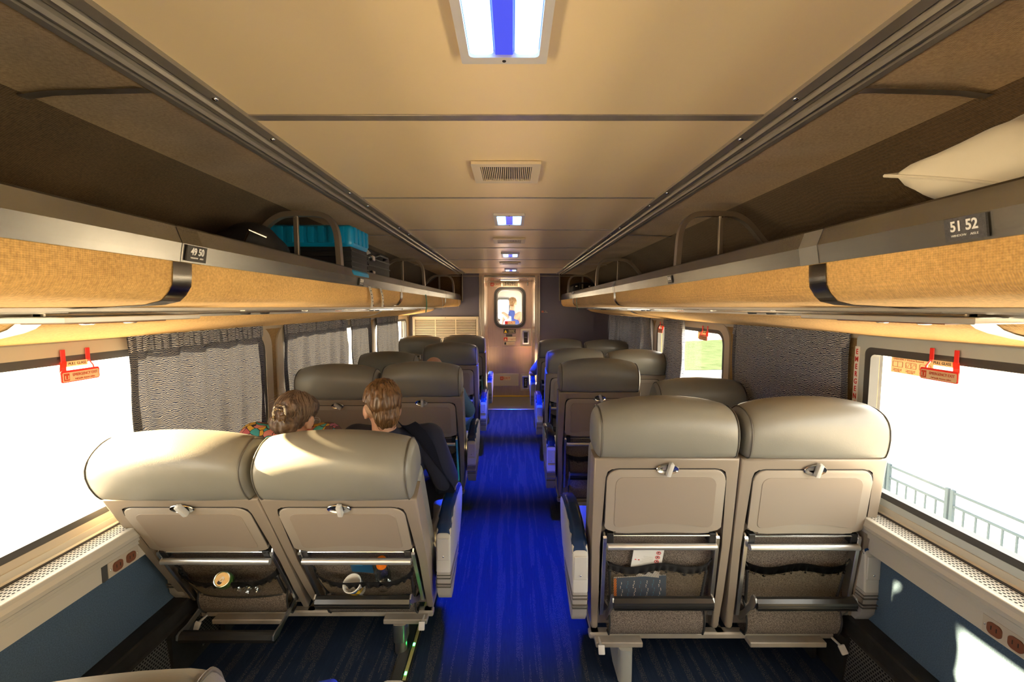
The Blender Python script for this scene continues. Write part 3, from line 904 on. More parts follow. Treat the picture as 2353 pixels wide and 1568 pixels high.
# platform railing
FX = 8.2
post_me = rail_me = bal_me = None
fe = tag(empty('platform_railing', (FX, 6, GZ)), 'blue grey metal railing beside the track outside the right window', 'fence')
bm = NB(); box(bm, -.03, .03, -.03, .03, 0, 1.08, .004, 1); post_me = mesh_of(bm, 'post', M['fence'])
bm = NB(); box(bm, -.012, .012, -.012, .012, 0, .62); bal_me = mesh_of(bm, 'baluster', M['fence'])
bm = NB(); box(bm, -.018, .018, -.60, .60, -.02, .02); rail_me = mesh_of(bm, 'rail', M['fence'])
for k in range(8):
    yc = -5.6 + k * 1.36
    inst('post', post_me, fe, (0, yc - .63, 0)); inst('post', post_me, fe, (0, yc + .63, 0))
    for z in (1.03, .78, .14): inst('rail', rail_me, fe, (0, yc, z))
    for q in range(5): inst('baluster', bal_me, fe, (0, yc - .42 + q * .21, .15))
# ================================================================== luggage racks
rackprof = [(.7258, 1.617), (.7270, 1.59), (.730, 1.565), (.740, 1.545), (.755, 1.531), (.79, 1.523), (.86, 1.518), (.93, 1.515), (.952, 1.5135)]
lowprof = [(1.105, 1.487), (1.118, 1.478), (1.135, 1.466), (1.165, 1.455), (1.22, 1.442), (1.32, 1.425), (1.42, 1.408), (1.50, 1.398)]
lipprof = [(.745, 1.690), (.741, 1.697), (.735, 1.6985), (.730, 1.694), (.7285, 1.688), (.7175, 1.657), (.7247, 1.616), (.734, 1.612)]
jn = {-1: [-4.2, -2.9, -.95, .985, 2.93, 4.86, 6.32], 1: [-4.2, -2.85, -.9, 1.02, 3.02, 5.08, 6.32]}
lowj = {-1: [-4.2, -2.1, -.05 + .0, 1.02, 3.75, 6.33], 1: [-4.2, -2.2, -.05, 1.02, 4.02, 6.33]}
def rk_wob(x, y, z, i):
    return .0025 * math.sin(y * 6.1 + i) if 2 < i < 7 else 0
racks = {}
for s, side in ((-1, 'left'), (1, 'right')):
    t = tag(empty('luggage_rack', (s * .73, 1, 1.6)), 'tan cloth covered luggage rack with polished metal lip along the %s side' % side, 'luggage rack', 'overhead luggage racks')
    racks[s] = t
    for a, b in zip(jn[s], jn[s][1:]):
        bm = NB(); extrude_profile(bm, [(s * x, z) for x, z in lipprof], a + .002, b - .002, max(2, int((b - a) * 6)), lambda x, y, z, i: 0.0, .0015)
        put(obj('lip_panel', bm, M['lip'], smooth=True, sharp=20), t)
        bm = NB(); extrude_profile(bm, [(s * x, z) for x, z in rackprof], a, b, max(2, int((b - a) * 12)), rk_wob)
        put(obj('underside_cloth', bm, M['rackf'], smooth=True), t)
    for y in jn[s][1:-1]:
        bm = NB(); pr = [(x - .0035 * (1 if x < .74 else .2), z - .003) for x, z in rackprof]
        extrude_profile(bm, [(s * x, z) for x, z in pr], y - .028, y + .028, 1, None, .0015)
        put(obj('strap', bm, M['strap'], smooth=True), t)
        bm = NB(); extrude_profile(bm, [(s * (x - .001), z) for x, z in lipprof[3:]], y - .004, y + .06, 1, None, .001)
        put(obj('lip_joint', bm, M['strap'] if s < 0 else M['silver']), t)
    for a, b in zip(lowj[s], lowj[s][1:]):
        bm = NB(); extrude_profile(bm, [(s * x, z) for x, z in lowprof], a, b, max(2, int((b - a) * 10)), lambda x, y, z, i: .003 * math.sin(y * 4.3 + i * .7) if 2 < i < 7 else 0)
        put(obj('lower_cloth', bm, M['rackf'], smooth=True), t)
    for y in lowj[s][1:-1]:
        bm = NB(); extrude_profile(bm, [(s * x, z - .0035) for x, z in lowprof], y - .03, y + .03, 1, None, .0015)
        put(obj('strap', bm, M['silver'], smooth=True), t)
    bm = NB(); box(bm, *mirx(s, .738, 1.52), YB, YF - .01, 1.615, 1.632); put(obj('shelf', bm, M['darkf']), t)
    # hoops across the shelf
    for y in (-1.9, 0.05 - 2.0 if False else -.0 - 3.8, 1.95, 3.80, 5.72):
        if y < -2.5: continue
        h = inst('hoop', None, None, (0, 0, 0)); put(h, t)
        h.name = 'hoop'
        pts = [(s * .745, y, 1.64), (s * .750, y, 1.76), (s * .757, y, 1.84), (s * .775, y, 1.885), (s * .805, y, 1.912), (s * .85, y, 1.922), (s * .95, y, 1.922), (s * 1.0, y, 1.915), (s * 1.05, y, 1.885), (s * 1.10, y, 1.83), (s * 1.18, y, 1.735), (s * 1.25, y, 1.645)]
        # smooth path
        sp = []
        for i in range(len(pts) - 1):
            p0 = Vector(pts[max(i - 1, 0)]); p1 = Vector(pts[i]); p2 = Vector(pts[i + 1]); p3 = Vector(pts[min(i + 2, len(pts) - 1)])
            for q in range(4):
                u = q / 4
                sp.append(0.5 * ((2 * p1) + (-p0 + p2) * u + (2 * p0 - 5 * p1 + 4 * p2 - p3) * u * u + (-p0 + 3 * p1 - 3 * p2 + p3) * u ** 3))
        sp.append(Vector(pts[-1]))
        bm = NB(); tube(bm, sp, .01, rect=(.030, .022))
        bpy.data.objects.remove(h)
        h = put(obj('hoop', bm, M['hoop'], smooth=True, sharp=50), t)
        bm = NB(); box(bm, *mirx(s, .925, .945), y - .008, y + .008, 1.63, 1.915, .002, 1)
        c_ = obj('hoop_post', bm, M['hoop'], h)
        bm = NB(); tube(bm, [(s * .935, y, 1.908), (s * .935, y - .012, 1.908)], .004, 8)
        obj('bolt', bm, M['chrome'], h)
    # passenger service strip under the rack
    bm = NB(); box(bm, *mirx(s, .95, 1.108), YB, YF, 1.508, 1.522); put(obj('strip_backing', bm, M['dark_metal']), t)
    y = YB; k = 0
    while y < YF - .2:
        L = .62 if k % 3 else .36
        a, b = y + .004, min(y + L, YF) - .004
        c0, c1 = (.955, 1.030) if k % 2 else (.965, 1.015)
        bm = NB(); box(bm, *mirx(s, c0, c1), a, b, 1.5005, 1.512, .002, 1); put(obj('service_panel', bm, M['silver'] if k % 2 else M['frame_beige']), t)
        bm = NB(); box(bm, *mirx(s, c1 + .004, 1.100), a, b, 1.492, 1.508, .002, 1); put(obj('service_panel', bm, M['silver'] if k % 3 == 0 else M['chrome']), t)
        if k % 3 == 1:
            bm = NB(); box(bm, *mirx(s, c1 + .01, c1 + .035), a + .1, a + .14, 1.4895, 1.4935); put(obj('indicator', bm, M['orange'] if k % 2 else M['yellow']), t)
        if k % 3 == 2:
            for q in range(2):
                bm = NB(); lathe(bm, [(.016, 0), (.019, .004), (.019, .01)], 14, Matrix.Translation((s * 1.075, a + .2 + q * .14, 1.485)))
                put(obj('reading_light', bm, M['black'], smooth=True), t)
        y += L; k += 1
    # edge flanges of the strip
    for x, z in ((.953, 1.506), (1.104, 1.484)):
        bm = NB(); box(bm, *mirx(s, x - .004, x + .004), YB, YF, z - .002, z + .008, .001, 1); put(obj('flange', bm, M['silver']), t)

# larger service modules seen near the camera
for s, y in ((-1, 1.12), (1, 1.12)):
    e = tag(empty('light_module', (s * 1.02, y, 1.492)), 'metal reading light module under the %s rack near the first window' % ('left' if s < 0 else 'right'), 'lamp', 'reading light modules under the racks')
    bm = NB(); slab(bm, [(-.09, -.26), (.09, -.20), (.09, .20), (-.09, .26)], 'z', -.012, .002, .002, 1); obj('housing', bm, M['silver'], e)
    bm = NB(); slab(bm, [(-.05, -.16), (.05, -.12), (.05, .12), (-.05, .16)], 'z', -.016, -.010, .001, 1); obj('cover', bm, M['outlet'], e)
    for q in (-.06, .06):
        bm = NB(); lathe(bm, [(.012, -.020), (.018, -.016), (.018, -.01)], 14, Matrix.Translation((0, q, 0))); obj('bulb_ring', bm, M['chrome'], e, True)

# seat number plates on the lips
def plate(s, y, txt_, sub, label, w=.062, h=.036):
    e = tag(empty('seat_number_plate', (s * .7200, y, 1.637)), label, 'sign', 'seat number plates on the rack lips')
    tilt = math.atan2(.003, .041)
    e.rotation_euler = (0, -s * math.atan2(.0072, .041) , 0)
    e.location.x += -s * .003
    bm = NB(); box(bm, *mirx(s, -.0018, .0018), -w / 2, w / 2, -h / 2, h / 2); obj('plate', bm, M['mat'] if s > 0 else M['dark_metal'], e)
    txt(txt_, h * .62, (-s * .0028, 0, h * .12), FACE_XN if s > 0 else FACE_XP, M['white'], e, bold=.0006, sx=.82)
    txt(sub, h * .14, (-s * .0028, 0, -h * .27), FACE_XN if s > 0 else FACE_XP, M['white'], e, sx=1.0)
plate(-1, 1.022, '49 50', 'WINDOW    AISLE', 'number plate 49 50 on the left rack lip')
plate(-1, 2.13, '53 54', 'WINDOW    AISLE', 'small number plate 53 54 on the left rack lip above the paper tags')
plate(1, .685, '51 52', 'WINDOW    AISLE', 'number plate 51 52 on the right rack lip')
plate(1, 1.95, '55 56', 'WINDOW    AISLE', 'small number plate 55 56 on the right rack lip', .05, .032)

# paper tags hanging from the lips
def htag(s, y, L, w, m, label, curl=.02, lean=.0):
    e = tag(empty('seat_tag', (s * .716, y, 1.640)), label, 'tag', 'paper seat tags hanging on the racks')
    bm = NB()
    grid(bm, lambda u, v: (s * (-.004 + .008 * v) - s * curl * math.sin(v * PI) * .4, (u - .5) * w + lean * v, -.02 - L * v), 1, 8, .0006)
    obj('paper', bm, m, e, True)
    bm = NB()
    for k in range(5):
        zc = -.04 - L * .8 * k / 5
        box(bm, *mirx(s, -.0125, -.0115), -w * .2 + lean * k / 6, w * .15 + lean * k / 6, zc - .004, zc)
    obj('handwriting', bm, M['ink'], e) if m is M['paper'] else obj('handwriting', bm, M['greentag'], e)
htag(-1, 2.235, .115, .040, M['paper'], 'white paper tag hanging under plate 53 54, nearer one', lean=.05)
htag(-1, 2.42, .115, .040, M['paper'], 'white paper tag hanging on the left rack, just beyond the first one', lean=.05)
htag(-1, 3.68, .15, .05, M['greentag'], 'green paper tag hanging from the left rack', lean=.04)
htag(-1, 4.52, .12, .03, M['paper'], 'thin pale tag hanging from the left rack beyond the green tag', lean=.08)
htag(-1, 5.95, .12, .03, M['paper'], 'last tag on the left rack by the partition', lean=.04)
htag(1, 4.70, .14, .04, M['greentag'], 'green paper tag hanging from the right rack', lean=-.03)

# ================================================================== luggage on the racks
e = tag(empty('blue_suitcase', (-.955, 2.15, 1.633)), 'bright blue hard shell suitcase lying on the left rack behind the hoop', 'suitcase')
def ribs_case(bm, z0, z1, top):
    box(bm, -.235, .235, -.30, .30, z0, z1, .035 if top else .03, 4)
bm = NB(); box(bm, -.235, .235, -.12, .12, .155, .262, .03, 4); obj('top_shell', bm, M['case_blue'], e, True)
bm = NB(); box(bm, -.235, .235, -.12, .12, .0, .058, .02, 3); obj('bottom_shell', bm, M['case_blue'], e, True)
bm = NB(); box(bm, -.228, .228, -.113, .113, .05, .165, .012, 2)
obj('middle', bm, M['case_black'], e, True)
for k in range(4):
    bm = NB(); tube(bm, [(-.229, -.114, .07 + k * .024), (.229, -.114, .07 + k * .024), (.229, .114, .07 + k * .024), (-.229, .114, .07 + k * .024)], .0035, 6, True); obj('zipper', bm, M['black'], e)
for k in range(9):
    x = -.19 + k * .047
    bm = NB(); box(bm, x - .014, x + .014, -.126, -.115, .178, .252, .004, 2); obj('rib', bm, M['case_blue'], e, True)
for k in range(4):
    y = -.08 + k * .053
    bm = NB(); box(bm, .230, .241, y - .016, y + .016, .178, .252, .004, 2); obj('rib', bm, M['case_blue'], e, True)

e = tag(empty('black_suitcase', (-.945, 2.56, 1.633)), 'black suitcase with a white tag on the left rack beyond the blue one', 'suitcase')
bm = NB(); box(bm, -.19, .19, -.22, .22, .02, .205, .035, 3); obj('body', bm, M['case_black'], e, True)
for z in (.06, .11, .15):
    bm = NB(); tube(bm, [(-.191, -.2, z), (-.191 + .382, -.2, z), (.192, .2, z), (-.192, .2, z)], .004, 6, True); obj('zipper', bm, M['black'], e)
bm = NB(); tube(bm, [(.19, -.1, .16), (.215, -.09, .17), (.215, .06, .17), (.19, .07, .16)], .008, 8); obj('handle', bm, M['black'], e, True)
for z in (.05, .13):
    bm = NB(); box(bm, .18, .212, -.19, -.15, z, z + .03, .004, 1); obj('buckle', bm, M['chrome'], e)
bm = NB(); slab(bm, [(.06, .20), (.115, .17), (.19, .05 + .10), (.14, .19 + .02)], 'y', -.225, -.222)
bm.free()
bm = NB(); grid(bm, lambda u, v: (.09 + .03 * u + .10 * v, -.226 - .02 * v, .262 - .11 * v + .012 * u), 1, 5, .001); obj('label', bm, M['paper'], e)

e = tag(empty('black_backpack', (-1.06, 1.80, 1.633)), 'black bag with a shiny buckle in the dark of the left rack', 'bag')
def f_(bm):
    ell(bm, (0, 0, .10), (.16, .13, .10)); ell(bm, (.03, -.03, .15), (.10, .09, .07)); ell(bm, (-.06, .02, .06), (.14, .14, .06))
o = blob('body', f_, M['case_black'], e, .012, 3)
bm = NB(); tube(bm, [(.05, -.12, .12), (.09, -.14, .17), (.13, -.10, .15)], .006, 8); obj('buckle', bm, M['chrome'], e, True)

e = tag(empty('black_duffel', (.98, 5.95, 1.633)), 'black duffel bag on the right rack at the far hoop', 'bag')
def f_(bm):
    ell(bm, (0, 0, .11), (.22, .25, .11)); box(bm, -.17, .17, -.2, .2, .01, .17, .04, 3)
o = blob('body', f_, M['case_black'], e, .012, 3)
bm = NB(); tube(bm, [(-.08, -.24, .1), (-.08, -.26, .19), (.08, -.26, .19), (.08, -.24, .1)], .01, 8); obj('handle', bm, M['black'], e, True)
for x in (-.12, .05):
    bm = NB(); ell(bm, (x, -.235, .15), (.02, .01, .012)); obj('buckle', bm, M['chrome'], e, True)

# pillow
e = tag(empty('pillow', (1.17, .77, 1.75)), 'cream cotton pillow lying on the right rack near the camera', 'pillow')
def pl(u, v, sgn):
    x = (u - .5) * 2; y = (v - .5) * 2
    a = max(0, 1 - abs(x) ** 2.6) ** .5 * max(0, 1 - abs(y) ** 2.6) ** .5
    cx = x * (.20 + .05 * abs(y) ** 3 * (1)) ; cy = y * (.26 + .05 * abs(x) ** 3)
    z = sgn * .135 * a + .010 * math.sin(x * 9 + y * 4) * a + .012 * math.sin(x * 5 - y * 11) * a
    return Vector((cx, cy, z))
bm = NB()
grid(bm, lambda u, v: pl(u, v, 1), 30, 30); grid(bm, lambda u, v: pl(u, v, -1), 30, 30)
bmesh.ops.remove_doubles(bm, verts=bm.verts[:], dist=.001)
o = obj('pillow_case', bm, M['pillow'], e, True, 0)
o.rotation_euler = (R(24), R(-14), R(8)); o.location = (0, 0, .0)
bm = NB()
N = 60
pts = []
for k in range(N):
    q = k / N * 4
    i = int(q); f = q - i
    uv = [(f, 0), (1, f), (1 - f, 1), (0, 1 - f)][i]
    pts.append(pl(uv[0], uv[1], 1))
tube(bm, pts, .004, 6, True)
p2 = obj('seam', bm, M['pillow'], e, True); p2.rotation_euler = o.rotation_euler; p2.location = o.location

# ================================================================== ceiling lamps and vents
def lamp(y0, y1, label, lit=True, w=.082):
    L = y1 - y0; yc = (y0 + y1) / 2
    e = tag(empty('ceiling_lamp', (0.0, yc, 1.998)), label, 'lamp', 'blue lit ceiling lamps')
    bm = NB(); ring(bm, rrect(-w, w, -L / 2, L / 2, .003, 2), rrect(-w + .016, w - .016, -L / 2 + .022, L / 2 - .022, .008, 2), 'z', -.012, .0)
    obj('frame', bm, M['lamp_frame'], e)
    bm = NB(); box(bm, -w + .014, w - .014, -L / 2 + .02, L / 2 - .02, -.001, .002); obj('reflector', bm, M['lamp_mid'], e)
    for sx in (-1, 1):
        bm = NB(); slab(bm, rrect(*mirx(sx, .020, w - .018), -L / 2 + .025, L / 2 - .025, .008), 'z', -.008, -.002, .002, 2); obj('lit_tube', bm, M['tube'], e, True)
    bm = NB(); box(bm, -.018, .018, -L / 2 + .024, L / 2 - .024, -.009, -.003, .002, 1); obj('centre_cover', bm, M['lamp_mid'], e)
    bm = NB(); ell(bm, (0, -L / 2 + .010, -.012), (.004, .004, .002), u=10, v=6); obj('screw', bm, M['groove'], e)
    bm = NB(); ell(bm, (0, L / 2 - .010, -.012), (.004, .004, .002), u=10, v=6); obj('screw', bm, M['groove'], e)
    sp = bpy.data.lights.new('blue_lamp_light', 'SPOT'); sp.energy = 400; sp.color = (.0, .045, 1.0); sp.spot_size = R(50); sp.spot_blend = .85; sp.shadow_soft_size = .07
    so_ = bpy.data.objects.new('blue_lamp_light', sp); COL.objects.link(so_); so_.location = (0, yc, 1.975)
lamp(.585, .885, 'blue lit ceiling lamp nearest the camera at the top of the picture')
lamp(2.29, 2.575, 'blue lit ceiling lamp beyond the first air vent, second from the camera')
lamp(3.92, 4.20, 'small blue lit ceiling lamp, third from the camera')
lamp(5.55, 5.84, 'blue lit ceiling lamp nearest the end door')
lamp(-1.0, -.7, 'blue lit ceiling lamp behind the camera')
def cvent(y0, y1, label, w=.118):
    L = y1 - y0
    e = tag(empty('ceiling_vent', (-.005, (y0 + y1) / 2, 1.998)), label, 'vent', 'ceiling air vents')
    bm = NB(); ring(bm, rrect(-w, w, -L / 2, L / 2, .004, 2), rrect(-w + .030, w - .030, -L / 2 + .03, L / 2 - .03, .002, 2), 'z', -.010, .0)
    obj('frame', bm, M['vent'], e)
    bm = NB(); box(bm, -w + .028, w - .028, -L / 2 + .028, L / 2 - .028, -.001, .001); obj('backing', bm, M['groove'], e)
    n_ = 26
    bm = NB(); box(bm, -.0016, .0016, -L / 2 + .03, L / 2 - .03, -.008, -.001); fm = mesh_of(bm, 'fin', M['vent'])
    for k in range(n_):
        inst('fin', fm, e, (-w + .034 + (2 * w - .068) * k / (n_ - 1), 0, 0))
cvent(1.485, 1.71, 'cream square air vent in the ceiling between the first two blue lamps')
cvent(3.10, 3.30, 'slim ceiling vent between the second and third blue lamps', .115)
cvent(4.72, 4.92, 'slim ceiling vent between the third and last blue lamps', .115)
cvent(6.02, 6.2, 'ceiling vent just before the end door', .115)

# ================================================================== floor path marking on the left of the aisle
e = tag(empty('floor_path_light', (-.43, 3.9, 0)), 'yellow green strip with green glowing lights on the floor left of the aisle', 'floor light')
bm = NB(); box(bm, -.052, .022, -2.25, 2.4, 0, .006, .001, 1); obj('channel', bm, M['dark_metal'], e)
bm = NB(); box(bm, .0, .014, -2.25, 2.4, .006, .010, .001, 1); obj('glow_strip', bm, M['glowstrip'], e)
bm = NB(); box(bm, -.045, -.005, -2.25, 2.4, .006, .0085, .001, 1); obj('cover', bm, M['black_rubber'], e)
bm = NB(); box(bm, -.0045, .0045, -.008, .008, .0, .0025, .001, 1); lm = mesh_of(bm, 'led', M['led'])
for k in range(28):
    inst('led', lm, e, (.007, -2.22 + k * .155, .010))
bm = NB(); slab(bm, rrect(-.075, .015, -2.31, -2.26, .018), 'z', .0, .016, .003, 2); obj('end_cap', bm, M['white_plastic'], e, True)

# ================================================================== curtains
def curtain(name, s, y0, y1, folds, depth, label, x=1.455, z0=.80, z1=1.40, m='curtain', hem=True, gather=0.0, seed=1, group='window curtains'):
    rnd = random.Random(seed)
    ph = [rnd.uniform(0, 6.3) for _ in range(6)]
    e = tag(empty(name, (0, 0, 0)), label, 'curtain', group)
    def fn(u, v):
        y = y0 + (y1 - y0) * u
        g = math.sin(u * folds * 2 * PI + ph[0] + .5 * math.sin(u * 9 + ph[1])) + .45 * math.sin(u * folds * 4.7 * PI + ph[2] + v * .6)
        amp = depth * (.55 + .45 * v)
        pin = gather * math.exp(-((1 - v - .02) / .05) ** 2)
        return (s * (x - amp * g * .5 - .004 * math.sin(v * 9 + u * 30) + .01 * pin), y + depth * .35 * math.cos(u * folds * 2 * PI + ph[3]) + .004 * math.sin(v * 7 + ph[4]) * u, z0 + (z1 - z0) * (1 - v) + .004 * math.sin(u * 17 + ph[5]) * v)
    nu = max(24, int(folds * 14))
    bm = NB(); grid(bm, fn, nu, 26)
    obj('cloth', bm, M[m], e, True, 0)
    # gathered heading
    bm = NB()
    def fh(u, v):
        p = fn(u, .0)
        r = .006 * math.sin(u * folds * 40) + .003 * math.sin(u * folds * 97 + v * 3)
        return (p[0] - s * (.004 + r), p[1], z1 + .006 - .065 * v)
    grid(bm, fh, nu * 4, 4)
    obj('heading', bm, M['curtain_dense_lit'], e, True, 0)
    if hem:
        for uu, nm in ((0, 'hem'), (1, 'hem')):
            def fe_(u, v, uu=uu):
                p = fn(uu, v)
                w_ = .035 * (u if uu == 0 else -u)
                q = fn(min(1, max(0, uu + (w_ / (y1 - y0)))), v)
                return (q[0] - s * .004, q[1], q[2])
            bm = NB(); grid(bm, fe_, 3, 26)
            obj(nm, bm, M['hem'], e, True, 0)
        bm = NB()
        def fb(u, v):
            q = fn(u, .93 + .07 * v); return (q[0] - s * .003, q[1], q[2])
        grid(bm, fb, nu, 2); obj('hem', bm, M['hem'], e, True, 0)
    return e
curtain('curtain', -1, 1.65, 2.56, 4.6, .040, 'wide blue patterned curtain over the first left window, lit from behind', z0=.79, seed=3)
curtain('curtain', -1, 2.80, 3.90, 5.0, .045, 'dark blue patterned curtain on the second left window behind the passengers', seed=5)
curtain('curtain', -1, 3.925, 4.48, 3.0, .040, 'narrow backlit curtain beyond the gap on the second left window', seed=8)
curtain('curtain', -1, 4.72, 5.58, 4.0, .040, 'farthest left curtain next to the louvred grille', seed=11)
curtain('curtain', 1, 1.85, 2.84, 1.6, .014, 'flat patterned curtain on the right wall behind the right front seats', m='curtain_dense_lit', z0=.78, seed=13, x=1.462)
curtain('curtain', 1, 3.62, 4.02, 3.0, .055, 'bunched dark blue curtain between the two right panes of glass', m='curtain_dense_lit', seed=17, x=1.44)
curtain('curtain', 1, 4.50, 6.22, 9.0, .075, 'pleated grey blue curtain at the far right against the partition', m='curtain_dense_lit', seed=19, x=1.42, hem=False)

# ================================================================== red emergency handles and stickers on windows
def handle(s, y, label, xg=1.470, z=1.352):
    e = tag(empty('emergency_release', (s * xg, y, z)), label, 'handle', 'red emergency window handles')
    f = FACE_XN if s > 0 else FACE_XP
    for q in (-.042, .042):
        bm = NB()
        box(bm, *mirx(s, -.004, -.001), q - .008, q + .008, -.022, .022, .001, 1)
        tube(bm, [(-s * .003, q, -.018), (-s * .009, q * 1.2, -.038), (-s * .010, q * 1.25, -.056)], .005, rect=(.016, .004))
        obj('strap', bm, M['handle_red'], e)
    bm = NB(); slab(bm, rrect(-.066, .066, -.086, -.046, .006), 'x', -s * .017, -s * .013, .001, 1); o = obj('handle_plate', bm, M['handle_red'], e)
    bm = NB(); slab(bm, rrect(-.062, .062, -.083, -.053, .004), 'x', -s * .0182, -s * .0168); so = obj('sticker', bm, M['film'], e)
    txt('EMERGENCY EXIT', .0135, (-s * .0190, .013 * (-1 if s > 0 else 1) , -.063), f, M['sign_text_red'], so, sx=.80)
    txt('Pull handle. Remove rubber.', .0068, (-s * .0190, .012 * (-1 if s > 0 else 1), -.077), f, M['sign_text_red'], so, sx=.9)
    q = .050 * (1 if s > 0 else -1)
    bm = NB(); box(bm, *mirx(s, -.0192, -.0180), q - .009, q + .009, -.080, -.056); sf = obj('symbol_field', bm, M['sign_text_red'], so)
    bm = NB(); tube(bm, [(-s * .0196, q - .005, -.063), (-s * .0196, q - .005, -.075), (-s * .0196, q + .005, -.075), (-s * .0196, q + .005, -.063)], .0012, 5); obj('symbol', bm, M['sign_cream'], so)
    bm = NB(); box(bm, *mirx(s, -.006, -.003), -.036, .036, -.036, -.018); so = obj('pull_label', bm, M['film'], e)
    txt('PULL GLASS', .0135, (-s * .0068, 0, -.027), f, M['ink'], so, sx=.85)
handle(-1, 1.47, 'red emergency exit handle on the near left window')
handle(1, 1.455, 'red emergency exit handle on the near right window')
handle(1, 3.27, 'red emergency handle on the far right window near the grass view')
handle(1, 4.22, 'red emergency handle half hidden beside the bunched right curtain')
def instr(s, y, label, full=True):
    e = tag(empty('window_notice', (s * 1.508, y, 1.292)), label, 'sign', 'emergency window removal notices')
    bm = NB(); box(bm, *mirx(s, -.001, .001), -.085, .085, -.030, .030); o = obj('sheet', bm, M['film'], e)
    f = FACE_XN
    txt('EMERGENCY Window Removal', .0105, (-.002, .012, .023), f, M['faint'], o, sx=.9)
    for k, q in enumerate((.056, 0, -.056)):
        bm = NB(); ring(bm, rrect(q - .022, q + .022, -.008, .014, .003, 2), rrect(q - .0205, q + .0205, -.0065, .0125, .002, 2), 'x', -.0022, -.0010); obj('diagram', bm, M['faint'], o)
        bm = NB(); box(bm, -.002, -.001, q - .0006, q + .0006, -.007, .013); obj('diagram', bm, M['faint'], o)
        if k == 1:
            bm = NB(); tube(bm, [(-.002, q - .018 + .036 * i / 20, .003 + .007 * math.sin(i / 20 * 4 * PI)) for i in range(21)], .0007, 4); obj('diagram', bm, M['faint'], o)
        txt('%d  Remove outer cord\nhandle or locking strip\nand pull rubber.' % (k + 1), .0052, (-.002, q, -.020), f, M['faint'], o, sx=.8)
instr(1, 1.615, 'cream window removal instructions beside the near right red handle')
instr(1, 3.40, 'small cream instruction sheet on the far right window')
# vertical EMERGENCY strip on the near right window post
e = tag(empty('emergency_strip', (1.472, 1.826, 1.08)), 'vertical strip with red letters on the near right window post', 'sign')
bm = NB(); box(bm, -.001, .001, -.012, .012, -.27, .27); obj('strip', bm, M['white'], e)
for k, ch in enumerate('EMERGENCY'):
    txt(ch, .031, (-.0018, 0, .247 - k * .0315), FACE_XN, M['red'], e, bold=.0006, sx=.75)
# ================================================================== seats
# local frame: x across, y forward (away from the camera), z up; the back turns about z = .22
SP = {}
def S(name, bm, m, smooth=False, sharp=35):
    SP[name] = mesh_of(bm, name, m, smooth, sharp); return SP[name]

# headrest
def headrest_loop(t):
    base = [(-.036, .739), (-.052, .752), (-.058, .79), (-.058, .84), (-.050, .885), (-.036, .915), (-.013, .937), (.020, .950), (.062, .953), (.102, .942), (.134, .908), (.150, .865), (.153, .80), (.146, .73), (.03, .725)]
    a = abs(t)
    top = 1 - .19 * a ** 2.2 - .10 * max(0, (a - .86) / .14) ** 2
    sh = 1 if a < .97 else .96
    bulge = 1 - .10 * a ** 3
    cy = .05
    return [(cy + (y - cy) * bulge * (sh if a > .97 else 1), .739 + (z - .739) * (top + .0)) for y, z in base]
bm = NB()
ts = [-1, -.985, -.95, -.88, -.7, -.5, -.25, 0, .25, .5, .7, .88, .95, .985, 1]
loops = []
for t in ts:
    lp = headrest_loop(t)
    k = {1: .80, .985: .93}.get(abs(t), 1.0)
    cy = .05; cz = .85
    xw = .268 * (1 if abs(t) < 1 else 1) * t
    loops.append([bm.verts.new((xw + (0.006 * (z - .85) * (1 if t > 0 else -1) * -1), cy + (y - cy) * k, cz + (z - cz) * k)) for y, z in lp])
for A, B in zip(loops, loops[1:]):
    n_ = len(A)
    for i in range(n_):
        bm.faces.new((A[i], A[(i + 1) % n_], B[(i + 1) % n_], B[i]))
bm.faces.new(loops[0]); bm.faces.new(loops[-1])
bmesh.ops.subdivide_edges(bm, edges=bm.edges[:], cuts=1, use_grid_fill=True, smooth=1.0)
for _ in range(2):
    bmesh.ops.smooth_vert(bm, verts=bm.verts[:], factor=.35, use_axis_x=True, use_axis_y=True, use_axis_z=True)
hme = S('headrest', bm, M['leather'], True, 0)
from mathutils.bvhtree import BVHTree
hbv = BVHTree.FromPolygons([v.co[:] for v in hme.vertices], [tuple(p.vertices) for p in hme.polygons])
for sx in (-1, 1):
    bm = NB()
    lp = headrest_loop(.93)
    pts = [(sx * .2535, .05 + (y - .05) * 1.030, .845 + (z - .845) * 1.012) for y, z in lp]
    pts = [Vector(p) for p in pts]
    sp_ = []
    for i in range(len(pts)):
        p0, p1, p2, p3 = pts[i - 1], pts[i], pts[(i + 1) % len(pts)], pts[(i + 2) % len(pts)]
        for q in range(3):
            u = q / 3
            sp_.append(0.5 * ((2 * p1) + (-p0 + p2) * u + (2 * p0 - 5 * p1 + 4 * p2 - p3) * u * u + (-p0 + 3 * p1 - 3 * p2 + p3) * u ** 3))
    q_ = []
    for p in sp_:
        lo, no, _, _ = hbv.find_nearest(p)
        out_ = Vector((0, lo.y - .05, lo.z - .845)).normalized()
        q_.append(Vector((sx * .2535, lo.y, lo.z)) + out_ * .0010)
    tube(bm, q_, .0026, 6, True)
    S('piping%d' % sx, bm, M['piping'], True, 0)
# front cushion of the back
bm = NB()
box(bm, -.272, .272, .035, .135, .06, .745, .035, 4)
S('back_cushion', bm, M['leather'], True, 0)
# shell
bm = NB()
out = [(-.2755, .738), (-.272, .40), (-.266, .15), (-.262, -.005), (-.256, -.018), (-.240, -.020), (-.232, -.010)]
inn = [(-.236, .15), (-.240, .36), (-.240, .66), (-.232, .69), (-.21, .704)]
L_ = out + inn
pts = L_ + [(-x, z) for x, z in reversed(L_)]
slab(bm, pts, 'y', -.034, .05, .011, 3, True)
S('back_shell', bm, M['shell'], True, 40)
bm = NB(); box(bm, -.245, .245, -.004, .04, .40, .715); S('recess_panel', bm, M['shell'])
